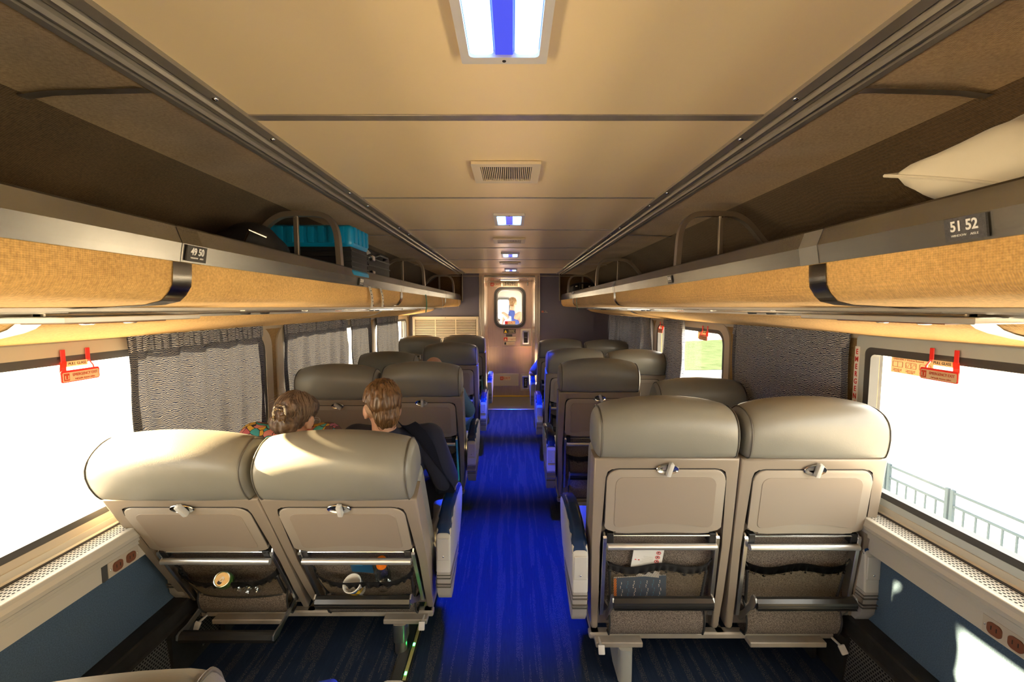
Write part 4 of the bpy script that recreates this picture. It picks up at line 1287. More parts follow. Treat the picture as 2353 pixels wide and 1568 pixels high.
# tray
def arc_bot(w, z0, h, n=10):
    return [(-w + 2 * w * i / n, z0 + h * (1 - (2 * i / n - 1) ** 2)) for i in range(n + 1)]
tp = rrect(-.2255, .2255, .440, .693, .045, 6, (.25, .25, 1, 1))
low = [(-.190, .440), (-.186, .428), ] + arc_bot(.18, .424, .004) + [(.186, .428), (.190, .440)]
bl = [p for p in tp]
# insert the lower lip between the two bottom corners
k0 = 7
pts = bl[:k0] + low + bl[k0:]
bm = NB(); slab(bm, pts, 'y', -.0385, -.012, .006, 3, False); S('tray_table', bm, M['tray'], True, 40)
ip = rrect(-.190, .190, .452, .662, .028, 6, (.6, .6, 1, 1))
ip = ip[:7] + [(-.15 + .3 * i / 8, .452 + .016 * (1 - (2 * i / 8 - 1) ** 2)) for i in range(9)] + ip[7:]
bm = NB(); slab(bm, ip, 'y', -.0402, -.037, .0012, 1, False); S('tray_inlay', bm, M['tray_inlay'])
bm = NB(); ring(bm, rrect(-.2285, .2285, .430, .697, .047, 6), rrect(-.2262, .2262, .434, .6935, .045, 6), 'y', -.0355, -.02); S('tray_gap', bm, M['groove'])
# latch
bm = NB()
lathe(bm, [(.0, -.001), (.022, -.001), (.034, .001), (.040, .005), (.042, .003)], 28, Matrix.Translation((0, -.0395, .696)) @ Matrix.Rotation(R(90), 4, 'X') @ Matrix.Diagonal((1.02, .52, 1, 1)), cap=False)
S('latch_dish', bm, M['chrome'], True, 60)
bm = NB()
box(bm, -.0085, .0085, -.060, -.040, -.026, .026, .004, 2)
ell(bm, (0, -.048, .020), (.0095, .010, .009), u=12, v=8)
bmesh.ops.translate(bm, verts=bm.verts[:], vec=(0, .050, 0))
S('latch_lever', bm, M['white_plastic'], True, 40)
# carpet covered lower back
bm = NB()
cp = [(.012, .418), (.004, .40), (.002, .25), (.002, .16), (-.004, .12), (-.022, .095), (-.044, .070), (-.056, .035), (-.056, .000), (-.048, -.028), (-.020, -.036), (.02, -.034)]
def fcp(u, v):
    q = v * (len(cp) - 1); i = min(int(q), len(cp) - 2); f = q - i
    y = cp[i][0] + (cp[i + 1][0] - cp[i][0]) * f; z = cp[i][1] + (cp[i + 1][1] - cp[i][1]) * f
    w = .225 if z > .12 else .225 - .035 * min(1, (.12 - z) / .04)
    return ((u - .5) * 2 * w, y, z)
grid(bm, fcp, 8, 33)
S('carpet_panel', bm, M['tweed'], True, 60)
bm = NB()
for sx in (-1, 1):
    tube(bm, [(sx * .191, -.004, .115), (sx * .191, -.024, .095), (sx * .191, -.046, .07), (sx * .191, -.058, .035), (sx * .191, -.058, 0), (sx * .191, -.05, -.028), (sx * .191, -.02, -.037)], .004, 6)
tube(bm, [(-.19, -.035, -.036), (.19, -.035, -.036)], .004, 6)
S('panel_edging', bm, M['band'], True)
# side rails, hinge blocks, rods
bm = NB()
slab(bm, [(-.030, .405), (-.018, .415), (.004, .405), (.002, .05), (-.020, .035), (-.030, .06)], 'x', -.0045, .0045, .002, 1)
slab(bm, [(-.036, .400), (-.030, .408), (-.026, .40), (-.026, .05), (-.036, .05)], 'x', -.0075, .0075, .001, 1)
S('side_rail', bm, M['alu'], True, 30)
bm = NB(); box(bm, -.014, .014, -.030, .004, -.022, .022, .003, 1); S('hinge_block', bm, M['black'])
bm = NB(); tube(bm, [(-.205, -.030, .4105), (.205, -.030, .4105)], .0045, 10); S('hinge_rod', bm, M['chrome'], True)
bm = NB(); tube(bm, [(-.212, -.046, .372), (.212, -.046, .372)], .0125, 16); S('grab_bar', bm, M['silver'], True)
# pocket: gathered band and net
def band_pt(u, sag, dx=0):
    x = (u - .5) * .40
    z = .268 - sag * (1 - (2 * u - 1) ** 2) - .012 * math.sin(u * 9)
    return x, z
def make_pocket(tagname, sag, belly):
    bm = NB()
    def fb(u, v):
        x, z = band_pt(u, sag)
        r = .005 * math.sin(u * 78 + 1.5 * math.sin(u * 13)) + .003 * math.sin(u * 33 + 1)
        en = math.sin(PI * min(1, max(0, u))) ** .3 if 0 < u < 1 else 0
        return (x, -.012 - (belly * .9) * en - r * (v) - .002 * math.sin(v * 6), z + .017 - .040 * v + .002 * math.sin(u * 47 + 2) * v)
    grid(bm, fb, 260, 6, .002)
    S('pocket_band' + tagname, bm, M['band'], True, 0)
    bm = NB()
    def fn(u, v):
        x, z = band_pt(u, sag)
        en = math.sin(PI * min(.999, max(.001, u))) ** .4
        zz = z - .014 + (.085 - (z - .014)) * v
        return Vector((x * (1 - .06 * v), -.012 - belly * en * (1 - .55 * v ** 1.5) - .002, zz))
    # diagonal strands
    NU = 64; NV = 13
    for d_ in (0, 1):
        for k in range(-NV, NU + NV, 1):
            prev = None
            for j in range(NV + 1):
                uu = (k + (j if d_ else -j) + (0 if d_ else NV) * 0) / NU
                if d_ == 0: uu = (k + NV - j) / NU
                if uu < 0 or uu > 1:
                    prev = None; continue
                p = fn(uu, j / NV)
                if prev is not None:
                    w = .0007
                    a = [bm.verts.new(prev + Vector((-w, 0, 0))), bm.verts.new(prev + Vector((w, 0, 0))), bm.verts.new(p + Vector((w, 0, 0))), bm.verts.new(p + Vector((-w, 0, 0)))]
                    bm.faces.new(a)
                prev = p
    S('pocket_net' + tagname, bm, M['net'])
    bm = NB()
    for sx in (0, 1):
        pts = [fn(sx * .97 + .015, j / 8) for j in range(9)]
        tube(bm, pts, .006, 6)
    tube(bm, [fn(i / 20, 1.0) for i in range(21)], .004, 6)
    x, z = band_pt(0, sag)
    for sx in (-1, 1):
        tube(bm, [(sx * .218, -.012, .292), (sx * .195, -.020, .268)], .004, 6)
    S('pocket_edge' + tagname, bm, M['band'], True, 0)
make_pocket('', .008, .022)
make_pocket('_full', .040, .060)
# foot rest: bar on two arms turning about z=.03
bm = NB()
sec = [(-.020, -.017), (.014, -.017), (.022, -.008), (.022, .006), (.012, .017), (-.006, .020), (-.022, .012), (-.026, -.004)]
v0 = []
for x in (-.192, .192):
    v0.append([bm.verts.new((x, -.092 + a * .9, .150 + b * 1.05)) for a, b in sec])
n_ = len(sec)
for i in range(n_): bm.faces.new((v0[0][i], v0[0][(i + 1) % n_], v0[1][(i + 1) % n_], v0[1][i]))
bm.faces.new(v0[0]); bm.faces.new(v0[1])
for q in (-.008, -.001, .006):
    box(bm, -.191, .191, -.1165, -.112, .1435 + q * 1.2, .1452 + q * 1.2)
S('footrest_bar', bm, M['bar'], True, 30)
for sx in (-1, 1):
    bm = NB()
    slab(bm, [(-.020, -.002), (-.004, -.008), (.010, .006), (-.030, .060), (-.062, .118), (-.070, .162), (-.080, .176), (-.098, .174), (-.106, .160), (-.100, .132), (-.074, .096), (-.042, .036)], 'x', sx * .194 - .0035, sx * .194 + .0035, .001, 1)
    S('footrest_arm%d' % sx, bm, M['alu'], True, 30)
# seat cushion, side trim
bm = NB(); box(bm, -.262, .262, .06, .53, .33, .47, .04, 4); S('seat_cushion', bm, M['leather'], True, 0)
bm = NB(); slab(bm, [(.0, .20), (.50, .22), (.52, .34), (.0, .34)], 'x', -.245, .245, .01, 1); S('seat_pan', bm, M['frame_beige'])
# arm rest (centre x = 0)
bm = NB(); slab(bm, [(-.075, .545), (-.055, .575), (-.01, .603), (.06, .622), (.16, .632), (.27, .628), (.335, .610), (.362, .585), (.368, .55), (.34, .48), (.26, .40), (-.078, .40)], 'x', -.031, .031, .008, 3)
S('armrest_body', bm, M['armrest_shell'], True, 40)
bm = NB()
ap = [(-.066, .562), (-.04, .592), (.01, .616), (.08, .634), (.17, .643), (.27, .638), (.33, .622)]
def fap(u, v):
    q = v * (len(ap) - 1); i = min(int(q), len(ap) - 2); f = q - i
    y = ap[i][0] + (ap[i + 1][0] - ap[i][0]) * f; z = ap[i][1] + (ap[i + 1][1] - ap[i][1]) * f
    a = (u - .5) * 2
    return (a * .0315, y, z + .004 - .016 * abs(a) ** 5)
grid(bm, fap, 12, 36, .006); S('armrest_pad', bm, M['armrest_pad'], True, 0)
bm = NB(); slab(bm, [(-.078, .40), (.26, .40), (.20, .34), (.10, .29), (.0, .262), (-.04, .262), (-.066, .30)], 'x', -.029, .029, .004, 2)
S('armrest_shroud', bm, M['shroud'], True, 40)
bm = NB()
for z in (.386, .372, .345, .331):
    box(bm, -.0305, .0305, -.080 + max(0, (.345 - z)) * .3, .19, z - .0018, z + .0018)
S('shroud_groove', bm, M['piping'])
bm = NB(); box(bm, -.0265, .0265, -.0815, -.076, .452, .548, .003, 1); S('end_cap', bm, M['armrest_shell'], True)
bm = NB(); ell(bm, (0, -.083, .472), (.004, .002, .004), u=12, v=8); S('screw', bm, M['chrome'], True)

def seat(s, pos, base, alpha, label, foot=0, full=False, latch=0, arm=True, group='reclining coach seats'):
    x = s * (.600 if s > 0 else .592) if pos == 'aisle' else s * (1.152 if s > 0 else 1.143)
    e = tag(empty('coach_seat', (x, base, 0)), label, 'seat', group)
    a = R(alpha)
    L0 = (0, 0, .22)
    def bk(name, key, parent=e, dx=0, loc=None, rot=None):
        if parent is e:
            o = inst(name, SP[key], e, (dx, 0, .22) if loc is None else loc, (a, 0, 0))
            if loc is not None:
                o.location = Vector(L0) + Euler((a, 0, 0)).to_matrix() @ Vector(loc)
        else:
            o = inst(name, SP[key], parent, loc or (dx, 0, 0))
        if rot: o.rotation_euler = (o.rotation_euler[0], rot, 0)
        return o
    h = bk('headrest', 'headrest'); bk('piping', 'piping-1', h); bk('piping', 'piping1', h)
    bk('back_cushion', 'back_cushion')
    sh = bk('back_shell', 'back_shell'); bk('recess_panel', 'recess_panel', sh)
    t = bk('tray_table', 'tray_table'); bk('tray_inlay', 'tray_inlay', t); bk('tray_gap', 'tray_gap', t)
    d_ = bk('latch_dish', 'latch_dish')
    lv = inst('latch_lever', SP['latch_lever'], d_, (.006, -.050, .699), (0, R(latch), 0)); lv['label'] = 'white swivel latch of the tray table'
    cpn = bk('carpet_panel', 'carpet_panel'); bk('panel_edging', 'panel_edging', cpn)
    for sx in (-1, 1):
        o = bk('side_rail', 'side_rail', e, 0, (sx * .221, 0, 0)); o.rotation_euler = (a, 0, 0)
        o = bk('hinge_block', 'hinge_block', e, 0, (sx * .200, -.005, .398)); o.rotation_euler = (a, 0, 0)
    bk('hinge_rod', 'hinge_rod'); bk('grab_bar', 'grab_bar')
    sf = '_full' if full else ''
    bk('pocket_band', 'pocket_band' + sf)
    pn = bk('pocket_net', 'pocket_net' + sf); pn['kind'] = 'stuff'
    bk('pocket_edge', 'pocket_edge' + sf)
    f = R(foot)
    o = inst('footrest_bar', SP['footrest_bar'], e)
    for q in (o, inst('footrest_arm', SP['footrest_arm-1'], e), inst('footrest_arm', SP['footrest_arm1'], e)):
        q.location = Vector(L0) + Euler((a, 0, 0)).to_matrix() @ Vector((0, 0, .012)); q.rotation_euler = (a + f, 0, 0)
    inst('seat_cushion', SP['seat_cushion'], e); inst('seat_pan', SP['seat_pan'], e)
    if arm:
        dx = (-s * .318) if pos == 'aisle' else s * .272
        ab = inst('armrest', SP['armrest_body'], e, (dx, -.02, 0))
        inst('armrest_pad', SP['armrest_pad'], ab); inst('armrest_shroud', SP['armrest_shroud'], ab)
        inst('shroud_groove', SP['shroud_groove'], ab); c_ = inst('end_cap', SP['end_cap'], ab); inst('screw', SP['screw'], ab)
    return e

seat(1, 'aisle', 1.72, 7, 'upright beige coach seat at the right front beside the aisle, leaflet in its pocket', latch=14)
seat(1, 'window', 1.72, 7.5, 'upright beige coach seat at the right front by the window, empty pocket', latch=12)
seat(1, 'aisle', 2.99, 7, 'second aisle seat on the right, blue booklet low in its pocket', latch=-18)
seat(1, 'window', 2.99, 29, 'window seat in the second right row, leaning far back', latch=0)
seat(1, 'aisle', 4.26, 20, 'third aisle seat on the right side, bluish and leaning back')
seat(1, 'window', 4.26, 22, 'third window seat on the right beside the bunched curtain')
seat(1, 'aisle', 5.53, 21, 'rearmost aisle seat on the right, next to the slate partition')
seat(1, 'window', 5.53, 23, 'rearmost window seat on the right in front of the pleated curtain')
seat(-1, 'aisle', 1.85, 29, 'reclined coach seat at the left front beside the aisle, bottle in its pocket', full=True, latch=2)
seat(-1, 'window', 1.85, 29, 'reclined coach seat at the left front by the window, can in its pocket, footrest lowered', foot=48, full=True, latch=-16)
seat(-1, 'aisle', 3.12, 17, 'second left aisle seat in front of the man, snacks in its pocket', latch=4)
seat(-1, 'window', 3.12, 20, 'second left window seat in front of the woman', latch=-42)
seat(-1, 'aisle', 4.39, 9, 'dark shaded aisle seat in the third left row')
seat(-1, 'window', 4.39, 27, 'dark shaded window seat in the third left row, leaning back')
seat(-1, 'aisle', 5.66, 11, 'last aisle seat on the left below the louvred grille')
seat(-1, 'window', 5.66, 14, 'last window seat on the left below the louvred grille')
near = seat(-1, 'aisle', .58, 20, 'nearest seat, its headrest just showing at the bottom left corner')
near.rotation_euler.z = R(18); near.location.x = -.64

# ---- frames under each pair of seats
def frame(s, base, label, pipe=False):
    e = tag(empty('seat_mount', (0, base, 0)), label, 'seat mount', 'seat mounts')
    bm = NB(); box(bm, *mirx(s, .335, 1.38), -.020, .02, .142, .170, .006, 1); box(bm, *mirx(s, .335, 1.38), .38, .44, .15, .20, .006, 1)
    for x in (.36, .88, 1.36): box(bm, *mirx(s, x - .015, x + .015), -.015, .44, .145, .170)
    obj('crossbeam', bm, M['frame_beige'], e)
    for x0, x1 in ((.355, .545), (.98, 1.29)):
        bm = NB(); box(bm, *mirx(s, x0, x1), -.060, .02, .138, .160, .003, 1); obj('rear_plate', bm, M['frame_beige'], e)
    xc = .475
    bm = NB()
    if not pipe:
        slab(bm, [(-.07, .0), (.03, .0), (.30, .14), (-.05, .14)], 'x', *mirx(s, xc - .030, xc - .018), .003, 1)
        slab(bm, rrect(*mirx(s, xc - .028, xc + .026), -.078, .0, .016, 4), 'z', 0, .14, .0)
    else:
        slab(bm, rrect(*mirx(s, xc - .030, xc + .026), -.070, .0, .012, 4), 'z', .06, .14)
        lathe(bm, [(.026, 0), (.026, .065)], 20, Matrix.Translation((s * (xc - .0), -.036, 0)))
    obj('pedestal', bm, M['pedestal'] if not pipe else M['alu'], e, True, 40)
    for dy in (.2,):
        bm = NB(); slab(bm, [(.05, .0), (.36, .0), (.40, .15), (.05, .15)], 'x', *mirx(s, 1.31, 1.33)); obj('wall_bracket', bm, M['dark_metal'], e)
    # foot pedals that release the seats
    for x, rz in ((.372, 0), (1.335, 18)):
        bm = NB(); box(bm, -.013, .013, -.006, .004, -.017, .017, .004, 2); tube(bm, [(0, 0, .01), (0, .05, .028)], .005, 8)
        o = obj('release_pedal', bm, M['white_plastic'], e, True, 40); o.location = (s * x, -.085, .152); o.rotation_euler = (R(-25), R(-s * rz), 0)
frame(1, 1.72, 'metal base with flat pedestal under the right front seats')
frame(-1, 1.85, 'metal base with round silver leg under the left front seats', True)
for s, base, lb in ((1, 2.99, 'base under the second right seat pair'), (1, 4.26, 'base under the third right seat pair'), (1, 5.53, 'base under the last right seat pair'), (-1, 3.12, 'base under the second left seat pair'), (-1, 4.39, 'base under the third left seat pair'), (-1, 5.66, 'base under the last left seat pair'), (-1, .62, 'base under the nearest left seats at the bottom edge')):
    frame(s, base, 'metal ' + lb)

# ================================================================== people
def head_fn(bm, mx, jaw=1.0):
    ell(bm, (0, -.012, .035), (.074, .092, .085), mx)
    ell(bm, (0, .025, -.01), (.062, .070, .082), mx)
    ell(bm, (0, .045, -.065), (.040 * jaw, .045, .035), mx)
    ell(bm, (0, .098, -.018), (.011, .016, .022), mx, u=10, v=8)
    ell(bm, (0, .106, -.03), (.015, .010, .009), mx, u=10, v=8)
    ell(bm, (0, .083, -.055), (.022, .009, .005), mx, u=10, v=8)
    ell(bm, (0, .082, -.066), (.019, .009, .005), mx, u=10, v=8)
    for s in (-1, 1):
        ell(bm, (s * .076, .004, -.012), (.009, .020, .034), mx, u=12, v=10, rot=Euler((R(-10), 0, R(-s * 22))))
        ell(bm, (s * .070, .010, -.012), (.010, .012, .022), mx, u=10, v=8)
def hand(bm, w, dirv, side):
    w = Vector(w); d = Vector(dirv).normalized(); up = Vector((0, 0, 1)); lat = d.cross(up).normalized() * side
    cone(bm, w, w + d * .075, .022, .024)
    ell(bm, w + d * .05, (.038, .038, .018))
    for k, (o, L) in enumerate(((-.030, .070), (-.010, .080), (.011, .075), (.031, .058))):
        a = w + d * .080 + lat * o; b = a + d * L * .5; c = b + (d - up * .5).normalized() * L * .5
        cone(bm, a - d * .03, b, .0095, .0085, 10); cone(bm, b, c, .0085, .007, 10)
    a = w + d * .025 - lat * .028; b = a + (d - lat * .9).normalized() * .038; cone(bm, a, b, .012, .010, 10); cone(bm, b, b + d * .03, .010, .0085, 10)

def person(label, hip, chest, neck, headc, yaw, pitch, arms, legs, skin, shirt, trousers, sleeve=.55, rs=1.0, roll=0, scale=1.0, name='person', short=False):
    """all positions world space; arms/legs = lists of joint triples"""
    e = tag(empty('person', (hip[0], hip[1], 0)), label, 'person', 'passengers' )
    O = -Vector(e.location)
    V = lambda p: Vector(p) + O
    mx = Matrix.Translation(V(headc)) @ Euler((R(pitch), R(roll), R(yaw))).to_matrix().to_4x4()
    hipv, ch, nk, hc = V(hip), V(chest), V(neck), V(headc)
    arms = [[V(p) for p in a] for a in arms]; legs = [[V(p) for p in a] for a in legs]
    def body(bm, g=0.0, part='all'):
        if part in ('all', 'shirt'):
            ell(bm, hipv + Vector((0, 0, .03)), (.165 * rs + g, .115 + g, .12 + g))
            ell(bm, (hipv + ch) / 2, (.150 * rs + g, .105 + g, .17 + g))
            ell(bm, ch, (.170 * rs + g, .110 + g, .14 + g))
            for a in (arms if (part == 'all' or sleeve > 0) else []):
                cone(bm, ch + (a[0] - ch) * .45 + Vector((0, 0, .03)), a[0], .075 + g, .062 + g)
            cone(bm, ch + Vector((0, 0, .05)), nk + (Vector((0, 0, -.02)) if g else Vector((0, 0, 0))), .085 + g, .060 + g)
        for a in arms:
            if part == 'all':
                cone(bm, a[0], a[1], .054, .042); cone(bm, a[1], a[2], .042, .029)
                hand(bm, a[2], (a[2] - a[1]), 1 if a[0].x > ch.x else -1)
            elif part == 'shirt':
                if sleeve > 0:
                    if sleeve <= 1: cone(bm, a[0], a[0] + (a[1] - a[0]) * sleeve, .056 + g, .050 + g)
                    else:
                        cone(bm, a[0], a[1], .058 + g, .050 + g); cone(bm, a[1], a[1] + (a[2] - a[1]) * .85, .050 + g, .038 + g)
        if part in ('all', 'trousers'):
            ell(bm, hipv, (.165 * rs + g, .12 + g, .10 + g))
            for a in legs:
                cone(bm, a[0], a[1], .082 + g, .058 + g)
                k = .95 if part == 'trousers' else 1
                cone(bm, a[1], a[1] + (a[2] - a[1]) * k, .056 + g, .040 + g)
                if part == 'all':
                    cone(bm, a[2], a[2] + Vector((0, .16, -.03)), .036, .034)
        if part == 'all':
            cone(bm, nk - Vector((0, 0, .05)), hc + Vector((0, 0, -.03)), .056, .052)
            head_fn(bm, mx)
    b = blob('body', lambda bm: body(bm), skin, e, .0085, 3)
    blob('shirt', lambda bm: body(bm, .012, 'shirt'), shirt, e, .011, 3)
    blob('trousers', lambda bm: body(bm, .012, 'trousers'), trousers, e, .012, 3)
    for a in legs:
        blob('shoe', lambda bm: (cone(bm, a[2] + Vector((0, -.02, -.02)), a[2] + Vector((0, .18, -.035)), .046, .043)), M['case_black'], e, .012, 2)
    for s in (-1, 1):
        bm = NB(); ell(bm, (s * .029, .078, .0), (.012, .011, .010), mx, u=12, v=8); obj('eye', bm, M['eye'], e, True)
    return e, mx

def strands(bm, mx, rad, cen, flow, n, r=.0011, rnd=None, region=None, lift=1.03, steps=7, length=.9, ok=None):
    """thin hair strands lying on an ellipsoid; flow(theta)->direction of travel"""
    for _ in range(n):
        pts = []
        th, ph = region(rnd)
        L = length * rnd.uniform(.6, 1.1)
        for k in range(steps):
            x = math.cos(ph) * math.cos(th); y = math.cos(ph) * math.sin(th); z = math.sin(ph)
            q = lift + rnd.uniform(-.003, .012)
            pts.append(mx @ Vector((cen[0] + rad[0] * q * x, cen[1] + rad[1] * q * y, cen[2] + rad[2] * q * z)))
            dt, dp = flow(th, ph, rnd)
            th += dt * L / steps; ph += dp * L / steps
        if ok:
            m_ = 0
            while m_ < len(pts) and ok(pts[m_]): m_ += 1
            pts = pts[:m_]
        if len(pts) > 2: tube(bm, pts, [r * (1.1 - .8 * k / steps) for k in range(len(pts))], 4)

# man, left front aisle seat, back of the head towards the camera, turned left
e, mxh = person('man with short brown hair in a navy top seated in the left front aisle seat', (-.60, 2.16, .53), (-.57, 2.06, .78), (-.573, 1.975, .93), (-.578, 1.965, 1.052), 24, -12,
    [[(-.385, 2.06, .885), (-.300, 2.02, .700), (-.36, 2.26, .68)], [(-.75, 2.10, .87), (-.79, 2.18, .66), (-.70, 2.40, .66)]],
    [[(-.52, 2.22, .52), (-.50, 2.62, .54), (-.50, 2.66, .08)], [(-.69, 2.22, .52), (-.70, 2.62, .54), (-.72, 2.66, .08)]],
    M['skin'], M['navy'], M['case_black'], sleeve=2, rs=.95)
HC = Vector((-.578, 1.965, 1.052)) - Vector(e.location)
def hair_ok(p):
    q = p - HC
    return q.z > .038 or q.z + 2.75 * q.x > -.074
def hairm(bm):
    ell(bm, (0, -.016, .040), (.084, .104, .097), mxh, u=40, v=30)
    for nrm, dd in ((Vector((0, .0, 1)), .036),):
        g = bmesh.ops.bisect_plane(bm, geom=bm.verts[:] + bm.edges[:] + bm.faces[:], plane_co=HC + nrm.normalized() * dd / nrm.length, plane_no=nrm, clear_inner=True)
        bmesh.ops.holes_fill(bm, edges=bm.edges[:], sides=0)
    b2 = NB(); ell(b2, (0, -.016, .040), (.084, .104, .097), mxh, u=40, v=30); ell(b2, (.006, -.052, -.020), (.060, .053, .070), mxh, u=40, v=30)
    nrm = Vector((2.75, 0, 1))
    bmesh.ops.bisect_plane(b2, geom=b2.verts[:] + b2.edges[:] + b2.faces[:], plane_co=HC + nrm.normalized() * -.076 / nrm.length, plane_no=nrm, clear_inner=True)
    bmesh.ops.holes_fill(b2, edges=b2.edges[:], sides=0)
    me_ = bpy.data.meshes.new('tmp'); b2.to_mesh(me_); b2.free(); bm.from_mesh(me_)
    ell(bm, (0, .045, .066), (.066, .055, .056), mxh)
def clumps(amp, f):
    return lambda co, nn: nn * amp * (mnoise.noise(Vector((co.x * f, co.y * f, co.z * f * .25))))
hm = blob('hair', hairm, M['hair_brown'], e, .005, 2, clumps(.010, 90))
rnd = random.Random(4)
bm = NB()
strands(bm, mxh, (.083, .101, .085), (0, -.016, .050), lambda th, ph, r: (r.uniform(-.25, .25), -1.5), 190, .0014, rnd, lambda r: (r.uniform(0, 2 * PI), r.uniform(.7, 1.45)), 1.0, 7, .9, hair_ok)
strands(bm, mxh, (.062, .055, .090), (.006, -.045, -.020), lambda th, ph, r: (r.uniform(-.15, .15), -1.5), 120, .0014, rnd, lambda r: (r.uniform(PI * 1.15, PI * 1.9), r.uniform(.3, .9)), 1.0, 7, 1.0, hair_ok)
obj('hair_strands', bm, M['hair_light'], hm, True, 0)['kind'] = 'stuff'
blob('shaved_side', lambda bm: ell(bm, (-.003, -.012, .010), (.0765, .080, .060), mxh), M['stubble'], hm, .006, 1)
# navy cover draped from his shoulder over the arm rest
def dr(u, v):
    a = u
    P = [Vector((-.44, 1.98, .965)), Vector((-.375, 1.965, .90)), Vector((-.315, 1.955, .80)), Vector((-.272, 1.95, .715)), Vector((-.262, 1.96, .66)), Vector((-.305, 1.99, .630)), Vector((-.345, 2.0, .60)), Vector((-.365, 2.0, .50))]
    q = u * (len(P) - 1); i = min(int(q), len(P) - 2); f = q - i
    f2 = f
    p0, p1, p2, p3 = P[max(i - 1, 0)], P[i], P[i + 1], P[min(i + 2, len(P) - 1)]
    p = 0.5 * ((2 * p1) + (-p0 + p2) * f2 + (2 * p0 - 5 * p1 + 4 * p2 - p3) * f2 ** 2 + (-p0 + 3 * p1 - 3 * p2 + p3) * f2 ** 3)
    ang = v * PI * 1.1 - .2
    rr = .028 + .05 * math.sin(u * PI)
    p = p + Vector((-.10 * (1 - math.cos(ang)) * .6 , -.085 * math.sin(ang) * .55 + .16 * v, .012 * math.sin(v * 11 + u * 7) + .01 * math.sin(u * 14 + v * 5)))
    p.x += .010 * math.sin(v * 9 + u * 12)
    return p - Vector(e.location)
bm = NB(); grid(bm, dr, 40, 30, .004); obj('draped_sleeve', bm, M['navy'], e, True, 0)

# woman, left front window seat, facing right towards the man
e, mxw = person('woman with clipped up ash hair and colourful shirt in the left front window seat', (-1.10, 2.18, .52), (-1.04, 2.05, .79), (-1.015, 1.985, .905), (-.985, 1.985, 1.002), -13, -18,
    [[(-.85, 2.00, .905), (-.82, 2.12, .70), (-.86, 2.34, .64)], [(-1.20, 2.02, .900), (-1.27, 2.14, .69), (-1.12, 2.36, .65)]],
    [[(-1.02, 2.24, .51), (-1.02, 2.64, .54), (-1.02, 2.68, .08)], [(-1.18, 2.24, .51), (-1.20, 2.64, .54), (-1.20, 2.68, .08)]],
    M['skin'], M['floral'], M['jeans'], sleeve=.7, rs=1.0, roll=6)
def hairw(bm):
    ell(bm, (0, -.022, .034), (.080, .100, .090), mxw)
    ell(bm, (0, -.070, -.025), (.070, .050, .058), mxw)
    ell(bm, (.026, -.100, .044), (.040, .030, .044), mxw)
    ell(bm, (.008, -.104, .010), (.034, .026, .034), mxw)
    ell(bm, (0, .02, .055), (.075, .075, .062), mxw)
hw = blob('hair', hairw, M['hair_grey'], e, .005, 2, clumps(.008, 80))
bm = NB()
strands(bm, mxw, (.083, .103, .093), (0, -.022, .034), lambda th, ph, r: (.5 * math.sin(2 * (th - 4.71)), -1.1), 210, .0012, rnd, lambda r: (r.uniform(PI * .9, PI * 2.1), r.uniform(.1, 1.4)), 1.0, 7, .8)
strands(bm, mxw, (.042, .032, .048), (.024, -.100, .038), lambda th, ph, r: (1.0, -1.2), 70, .0012, rnd, lambda r: (r.uniform(0, 2 * PI), r.uniform(0, 1.4)), 1.0, 6, 1.0)
for k in range(16):   # loose wisps
    a = rnd.uniform(PI * .6, PI * 1.4)
    p = Vector((.09 * math.cos(a), -.02 + .08 * math.sin(a) * .5, .07 + rnd.uniform(-.03, .04)))
    d_ = Vector((rnd.uniform(-.03, .0), rnd.uniform(-.02, .02), rnd.uniform(0, .03)))
    tube(bm, [mxw @ p, mxw @ (p + d_), mxw @ (p + d_ * 1.6 + Vector((-.008, 0, -.02)))], .0006, 4)
obj('hair_strands', bm, M['hair_grey_light'], hw, True, 0)['kind'] = 'stuff'
bm = NB()
for sx in (-1, 1):
    tube(bm, [mxw @ Vector((-.012 + sx * .008, -.142, .048)), mxw @ Vector((-.012 + sx * .026, -.150, .035)), mxw @ Vector((-.012 + sx * .032, -.142, .010)), mxw @ Vector((-.012 + sx * .026, -.130, -.022))], .0042, 8)
    for k in range(3):
        tube(bm, [mxw @ Vector((-.012 + sx * .030, -.145, .03 - k * .02)), mxw @ Vector((-.012 + sx * .014, -.152, .022 - k * .02))], .0032, 6)
tube(bm, [mxw @ Vector((-.03, -.148, .044)), mxw @ Vector((.008, -.148, .044))], .005, 8)
tube(bm, [mxw @ Vector((-.028, -.146, .030)), mxw @ Vector((.006, -.146, .030))], .004, 8)
bmesh.ops.translate(bm, verts=bm.verts[:], vec=mxw.to_3x3() @ Vector((.022, .010, .0)))
obj('claw_clip', bm, M['clip'], hw, True)
bm = NB()
for s in (-1, 1):
    tube(bm, [mxw @ Vector((s * .080, -.0, .006)), mxw @ Vector((s * .072, .06, .006)), mxw @ Vector((s * .052, .105, .004))], .0016, 6)
    tube(bm, [mxw @ Vector((s * .030 + .022 * math.cos(q * PI / 8), .108, -.004 + .019 * math.sin(q * PI / 8))) for q in range(16)], .0014, 6, True)
obj('glasses', bm, M['silver'], e, True)
bm = NB()
tube(bm, [Vector((-1.015, 1.985, .918)) - Vector(e.location) + Vector((.066 * math.cos(q * PI / 10), .070 * math.sin(q * PI / 10), .012 * math.cos(q * PI / 10) * 1)) for q in range(20)], .005, 6, True)
obj('collar', bm, M['case_black'], e, True)

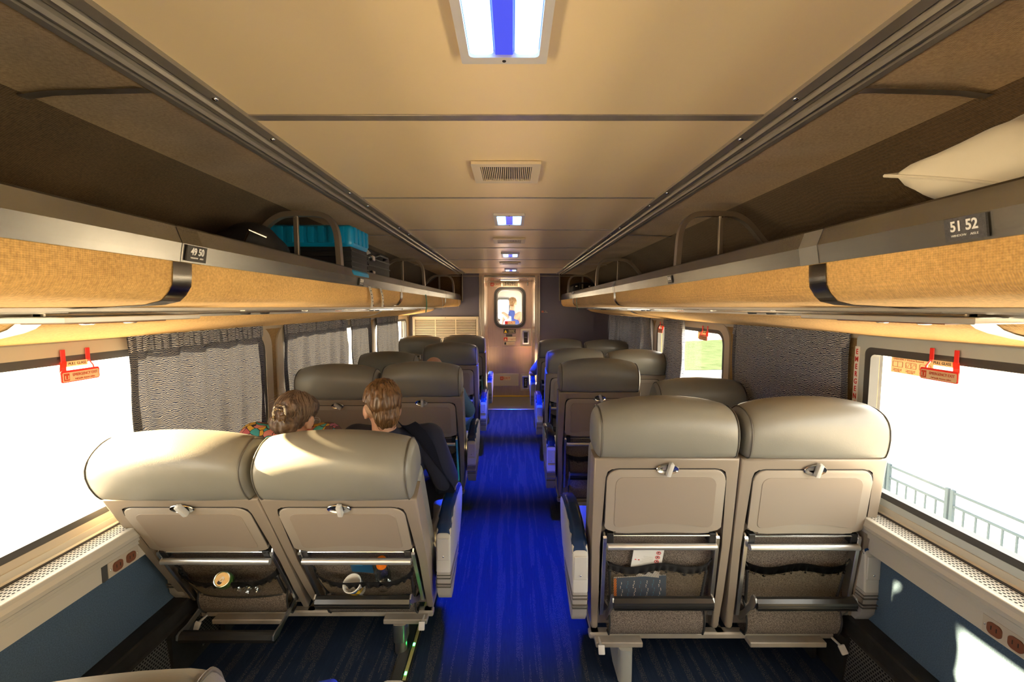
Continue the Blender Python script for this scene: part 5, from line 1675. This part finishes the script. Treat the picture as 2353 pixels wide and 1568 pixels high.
# passenger hidden behind the second left aisle seat: only jeans and an arm edge show
person('person in jeans mostly hidden by the second left aisle seat', (-.58, 3.42, .52), (-.58, 3.40, .74), (-.59, 3.38, .90), (-.60, 3.40, 1.0), 5, -25,
    [[(-.42, 3.40, .83), (-.335, 3.50, .66), (-.42, 3.74, .64)], [(-.75, 3.40, .83), (-.80, 3.50, .64), (-.70, 3.74, .62)]],
    [[(-.50, 3.50, .53), (-.40, 3.92, .55), (-.42, 3.96, .08)], [(-.68, 3.50, .53), (-.70, 3.92, .55), (-.70, 3.96, .08)]],
    M['skin'], M['jeans'], M['jeans'], sleeve=.9, rs=.9)
# passenger behind the last right aisle seat, elbow towards the aisle
person('person in a grey shirt behind the last right aisle seat, elbow over the armrest', (.60, 5.84, .50), (.58, 5.74, .72), (.60, 5.70, .86), (.62, 5.72, .965), 0, -25,
    [[(.42, 5.66, .82), (.275, 5.60, .655), (.34, 5.86, .66)], [(.76, 5.70, .80), (.84, 5.80, .64), (.74, 6.0, .62)]],
    [[(.52, 5.9, .50), (.52, 6.14, .60), (.52, 6.04, .12)], [(.68, 5.9, .50), (.70, 6.14, .60), (.70, 6.04, .12)]],
    M['skin'], M['grey_cloth'], M['case_black'], sleeve=.8, rs=.9)
# person standing beyond the door glass
e, mxp = person('person in a blue sleeveless top seen from behind through the end door window', (.0, 9.25, .62), (.0, 9.22, 1.16), (.01, 9.22, 1.42), (.03, 9.24, 1.60), -14, 4,
    [[(-.165, 9.22, 1.36), (-.215, 9.22, 1.06), (-.10, 9.42, 1.02)], [(.175, 9.22, 1.36), (.225, 9.22, 1.06), (.12, 9.42, 1.02)]],
    [[(-.09, 9.25, .66), (-.10, 9.26, .40), (-.10, 9.25, .07)], [(.09, 9.25, .66), (.10, 9.26, .40), (.10, 9.25, .07)]],
    M['skin'], M['tank'], M['case_black'], sleeve=0, rs=1.0)
hp = blob('hair', lambda bm: (ell(bm, (0, -.018, .045), (.082, .098, .082), mxp), ell(bm, (0, -.06, -.01), (.062, .05, .05), mxp)), M['hair_light'], e, .007, 2, clumps(.012, 60))

# ================================================================== things in the seat pockets
def backpt(s, pos, base, alpha, x, y, z):
    """position in the tilted back of a seat -> world"""
    cx = s * (.600 if s > 0 else .592) if pos == 'aisle' else s * (1.152 if s > 0 else 1.143)
    return Vector((cx, base, .22)) + Euler((R(alpha), 0, 0)).to_matrix() @ Vector((x, y, z))
# can
e = tag(empty('drink_can', backpt(-1, 'window', 1.85, 29, -.02, -.040, .215)), 'open silver and green drink can in the left front window seat pocket', 'can')
e.rotation_euler = (R(48), R(32), 0)
bm = NB(); lathe(bm, [(.026, 0), (.031, .008), (.031, .085), (.027, .098), (.0275, .102), (.0255, .102), (.024, .0985)], 28, cap=False); obj('body', bm, M['cangreen'], e, True, 50)
bm = NB(); lathe(bm, [(.0245, .098), (.0275, .1005), (.0280, .1035), (.0262, .1040), (.0245, .0990), (.0, .0985)], 28, cap=False); obj('lid', bm, M['chrome'], e, True, 50)
bm = NB(); ring(bm, rrect(-.006, .006, -.010, .010, .005), rrect(-.003, .003, -.007, .002, .0025), 'z', .1005, .1020); t_ = obj('pull_tab', bm, M['silver'], e)
bm = NB(); slab(bm, rrect(-.008, .008, -.020, -.006, .007), 'z', .0988, .0994); obj('opening', bm, M['black'], e)
bm = NB(); box(bm, -.022, .022, -.022, .022, .01, .012); bm.free()
# bottle
e = tag(empty('drink_bottle', backpt(-1, 'aisle', 1.85, 29, .075, -.040, .175)), 'clear bottle with an orange cap in the left front aisle seat pocket', 'bottle')
e.rotation_euler = (R(24), R(4), 0)
bm = NB(); lathe(bm, [(.022, 0), (.030, .006), (.031, .05), (.028, .060), (.031, .07), (.031, .112), (.026, .130), (.018, .142), (.016, .150)], 26, cap=False); obj('body', bm, M['clear'], e, True, 50)
bm = NB(); lathe(bm, [(.0205, .146), (.0205, .170), (.018, .174), (.0, .1745)], 26, cap=False)
for k in range(24):
    a = k * PI / 12; box(bm, .0200, .0212, -.001, .001, .148, .170, mx=Matrix.Rotation(a, 4, 'Z'))
obj('cap', bm, M['orange'], e, True, 50)
bm = NB(); lathe(bm, [(.0205, .138), (.0215, .144)], 20); obj('neck_ring', bm, M['orange'], e, True)
# cup
e = tag(empty('paper_cup', backpt(-1, 'aisle', 1.85, 29, -.035, -.040, .145)), 'pale round cup rim in the left front aisle seat pocket', 'cup')
e.rotation_euler = (R(40), R(-8), 0)
bm = NB(); lathe(bm, [(.026, 0), (.036, .085), (.0375, .0865), (.038, .089), (.036, .091), (.0335, .088), (.025, .006), (.0, .006)], 28, cap=False); obj('wall', bm, M['paper'], e, True, 50)
bm = NB(); lathe(bm, [(.0275, .012), (.0365, .08)], 28, cap=False); obj('print', bm, M['snack'], e, True, 50)
# clear wrapper in the can's pocket
e = tag(empty('plastic_wrapper', backpt(-1, 'window', 1.85, 29, .06, -.052, .19)), 'crumpled clear plastic wrapper in the left front window seat pocket', 'wrapper')
e.rotation_euler = (R(29), 0, 0)
bm = NB(); grid(bm, lambda u, v: ((u - .5) * .11, .012 * math.sin(u * 23 + v * 9) * math.sin(v * 15 + u * 4), (v - .5) * .06 + .008 * math.sin(u * 31)), 20, 12); obj('film', bm, M['clear'], e)
# leaflet and booklets in the right front aisle pocket
def booklet(s, pos, base, al, x, z, w, h, m, label, rot=0, y=-.024, name='booklet', body=True):
    e = tag(empty(name, backpt(s, pos, base, al, x, y, z)), label, 'booklet')
    e.rotation_euler = (R(al), R(rot), 0)
    bm = NB(); box(bm, -w / 2, w / 2, -.0018, .0018, -h / 2, h / 2, .0004, 1); obj('cover', bm, m, e)
    bm = NB(); box(bm, -w / 2 + .001, w / 2 - .001, -.0010, .0026, -h / 2 + .001, h / 2 + .0015); obj('pages', bm, M['paper'], e)
    return e
e = booklet(1, 'aisle', 1.72, 7, -.045, .285, .120, .140, M['paper'], 'white safety leaflet with red symbols in the right front aisle seat pocket', 6, y=-.016, name='safety_leaflet')
for k, z in enumerate((.042, .022, .003)):
    bm = NB(); tube(bm, [(.040 - k * .001 + .0085 * math.cos(q * PI / 12), -.0026, z + .0062 * math.sin(q * PI / 12)) for q in range(24)], .0011, 5, True)
    tube(bm, [(.034 - k * .001, -.0026, z - .004), (.046 - k * .001, -.0026, z + .004)], .0008, 5); obj('red_symbol', bm, M['red'], e)
    bm = NB(); box(bm, .036, .042, -.0024, -.0018, z - .002, z + .003); obj('pictogram', bm, M['ink'], e)
bm = NB()
for sx in (-1, 1): slab(bm, [(-.040 + sx * .0015, .002), (-.040 + sx * .0085, .006), (-.040 + sx * .0095, .001)], 'y', -.0026, -.0018)
obj('red_emblem', bm, M['red'], e)
bm = NB(); slab(bm, [(-.01, .069), (.059, .0685), (.059, .058), (.03, .064)], 'y', -.0024, -.0017); obj('blue_corner', bm, M['skyblue'], e)
bm = NB()
for k in range(9): box(bm, -.018 + (k % 3) * .004 - k * .002, .022, -.0022, -.0018, .020 - k * .0035, .0208 - k * .0035)
obj('small_print', bm, M['greytext'], e)
e = booklet(1, 'aisle', 1.72, 7, -.065, .150, .215, .120, M['bookblue'], 'blue printed booklet lying sideways behind the net of the right front aisle seat', -3, y=-.012)
bm = NB(); box(bm, -.106, -.094, -.0028, -.0016, -.058, .058); obj('orange_spine', bm, M['orange'], e)
for k in range(7):
    xx = -.08 + k * .026
    bm = NB()
    for q in range(5): box(bm, xx + (q % 3) * .004, xx + .003 + (q % 3) * .004, -.0026, -.0018, -.045 + q * .018, -.032 + q * .018 + (k % 3) * .002)
    obj('cover_print', bm, M['skyblue'] if k % 2 else M['white'], e)
e = booklet(1, 'aisle', 2.99, 7, .06, .155, .10, .11, M['bookblue'], 'blue booklet leaning in the second right aisle seat pocket', 25, y=-.020)
txt('Travel', .022, (0, -.0026, .02), FACE_Y, M['white'], e)
e = booklet(-1, 'aisle', 1.85, 29, -.01, .275, .09, .09, M['bookblue'], 'dark blue booklet behind the cup in the left front aisle seat pocket', 4, y=-.010)
bm = NB()
for q in range(4): box(bm, -.035, .030 - q * .008, -.0026, -.0018, .030 - q * .008, .033 - q * .008)
obj('cover_print', bm, M['skyblue'], e)
# snacks in the second left aisle pocket
def packet(x, z, w, h, m, label, rot, y=-.045):
    e = tag(empty('snack_packet', backpt(-1, 'aisle', 3.12, 17, x, y, z)), label, 'snack')
    e.rotation_euler = (R(17), R(rot), 0)
    def f(u, v, sg):
        a = max(0, (1 - abs(2 * u - 1) ** 3)) * max(0, (1 - abs(2 * v - 1) ** 3))
        return ((u - .5) * w, sg * .018 * a ** .6 + .003 * math.sin(u * 20 + v * 13), (v - .5) * h)
    bm = NB(); grid(bm, lambda u, v: f(u, v, 1), 12, 12); grid(bm, lambda u, v: f(u, v, -1), 12, 12)
    obj('wrapper', bm, m, e, True, 0)
    bm = NB(); box(bm, -w * .25, w * .2, -.021, -.0185, -h * .15, h * .2, .001, 1); obj('label_patch', bm, M['white'], e)
pk = {n_: mat('wrapper_' + n_, c, .28) for n_, c in (('crimson', (.6, .01, .06)), ('amber', (.8, .42, .02)), ('royal_blue', (.02, .12, .5)))}
packet(-.01, .285, .10, .14, pk['crimson'], 'crimson snack packet at the top of the second left aisle seat pocket', -14)
packet(.065, .262, .08, .11, pk['amber'], 'amber snack packet in the second left aisle seat pocket', 10, -.055)
packet(.05, .215, .085, .11, pk['royal_blue'], 'blue snack packet in the second left aisle seat pocket', -8, -.062)
packet(.115, .135, .07, .09, pk['crimson'], 'small red snack packet low in the second left aisle seat pocket', 8, -.05)
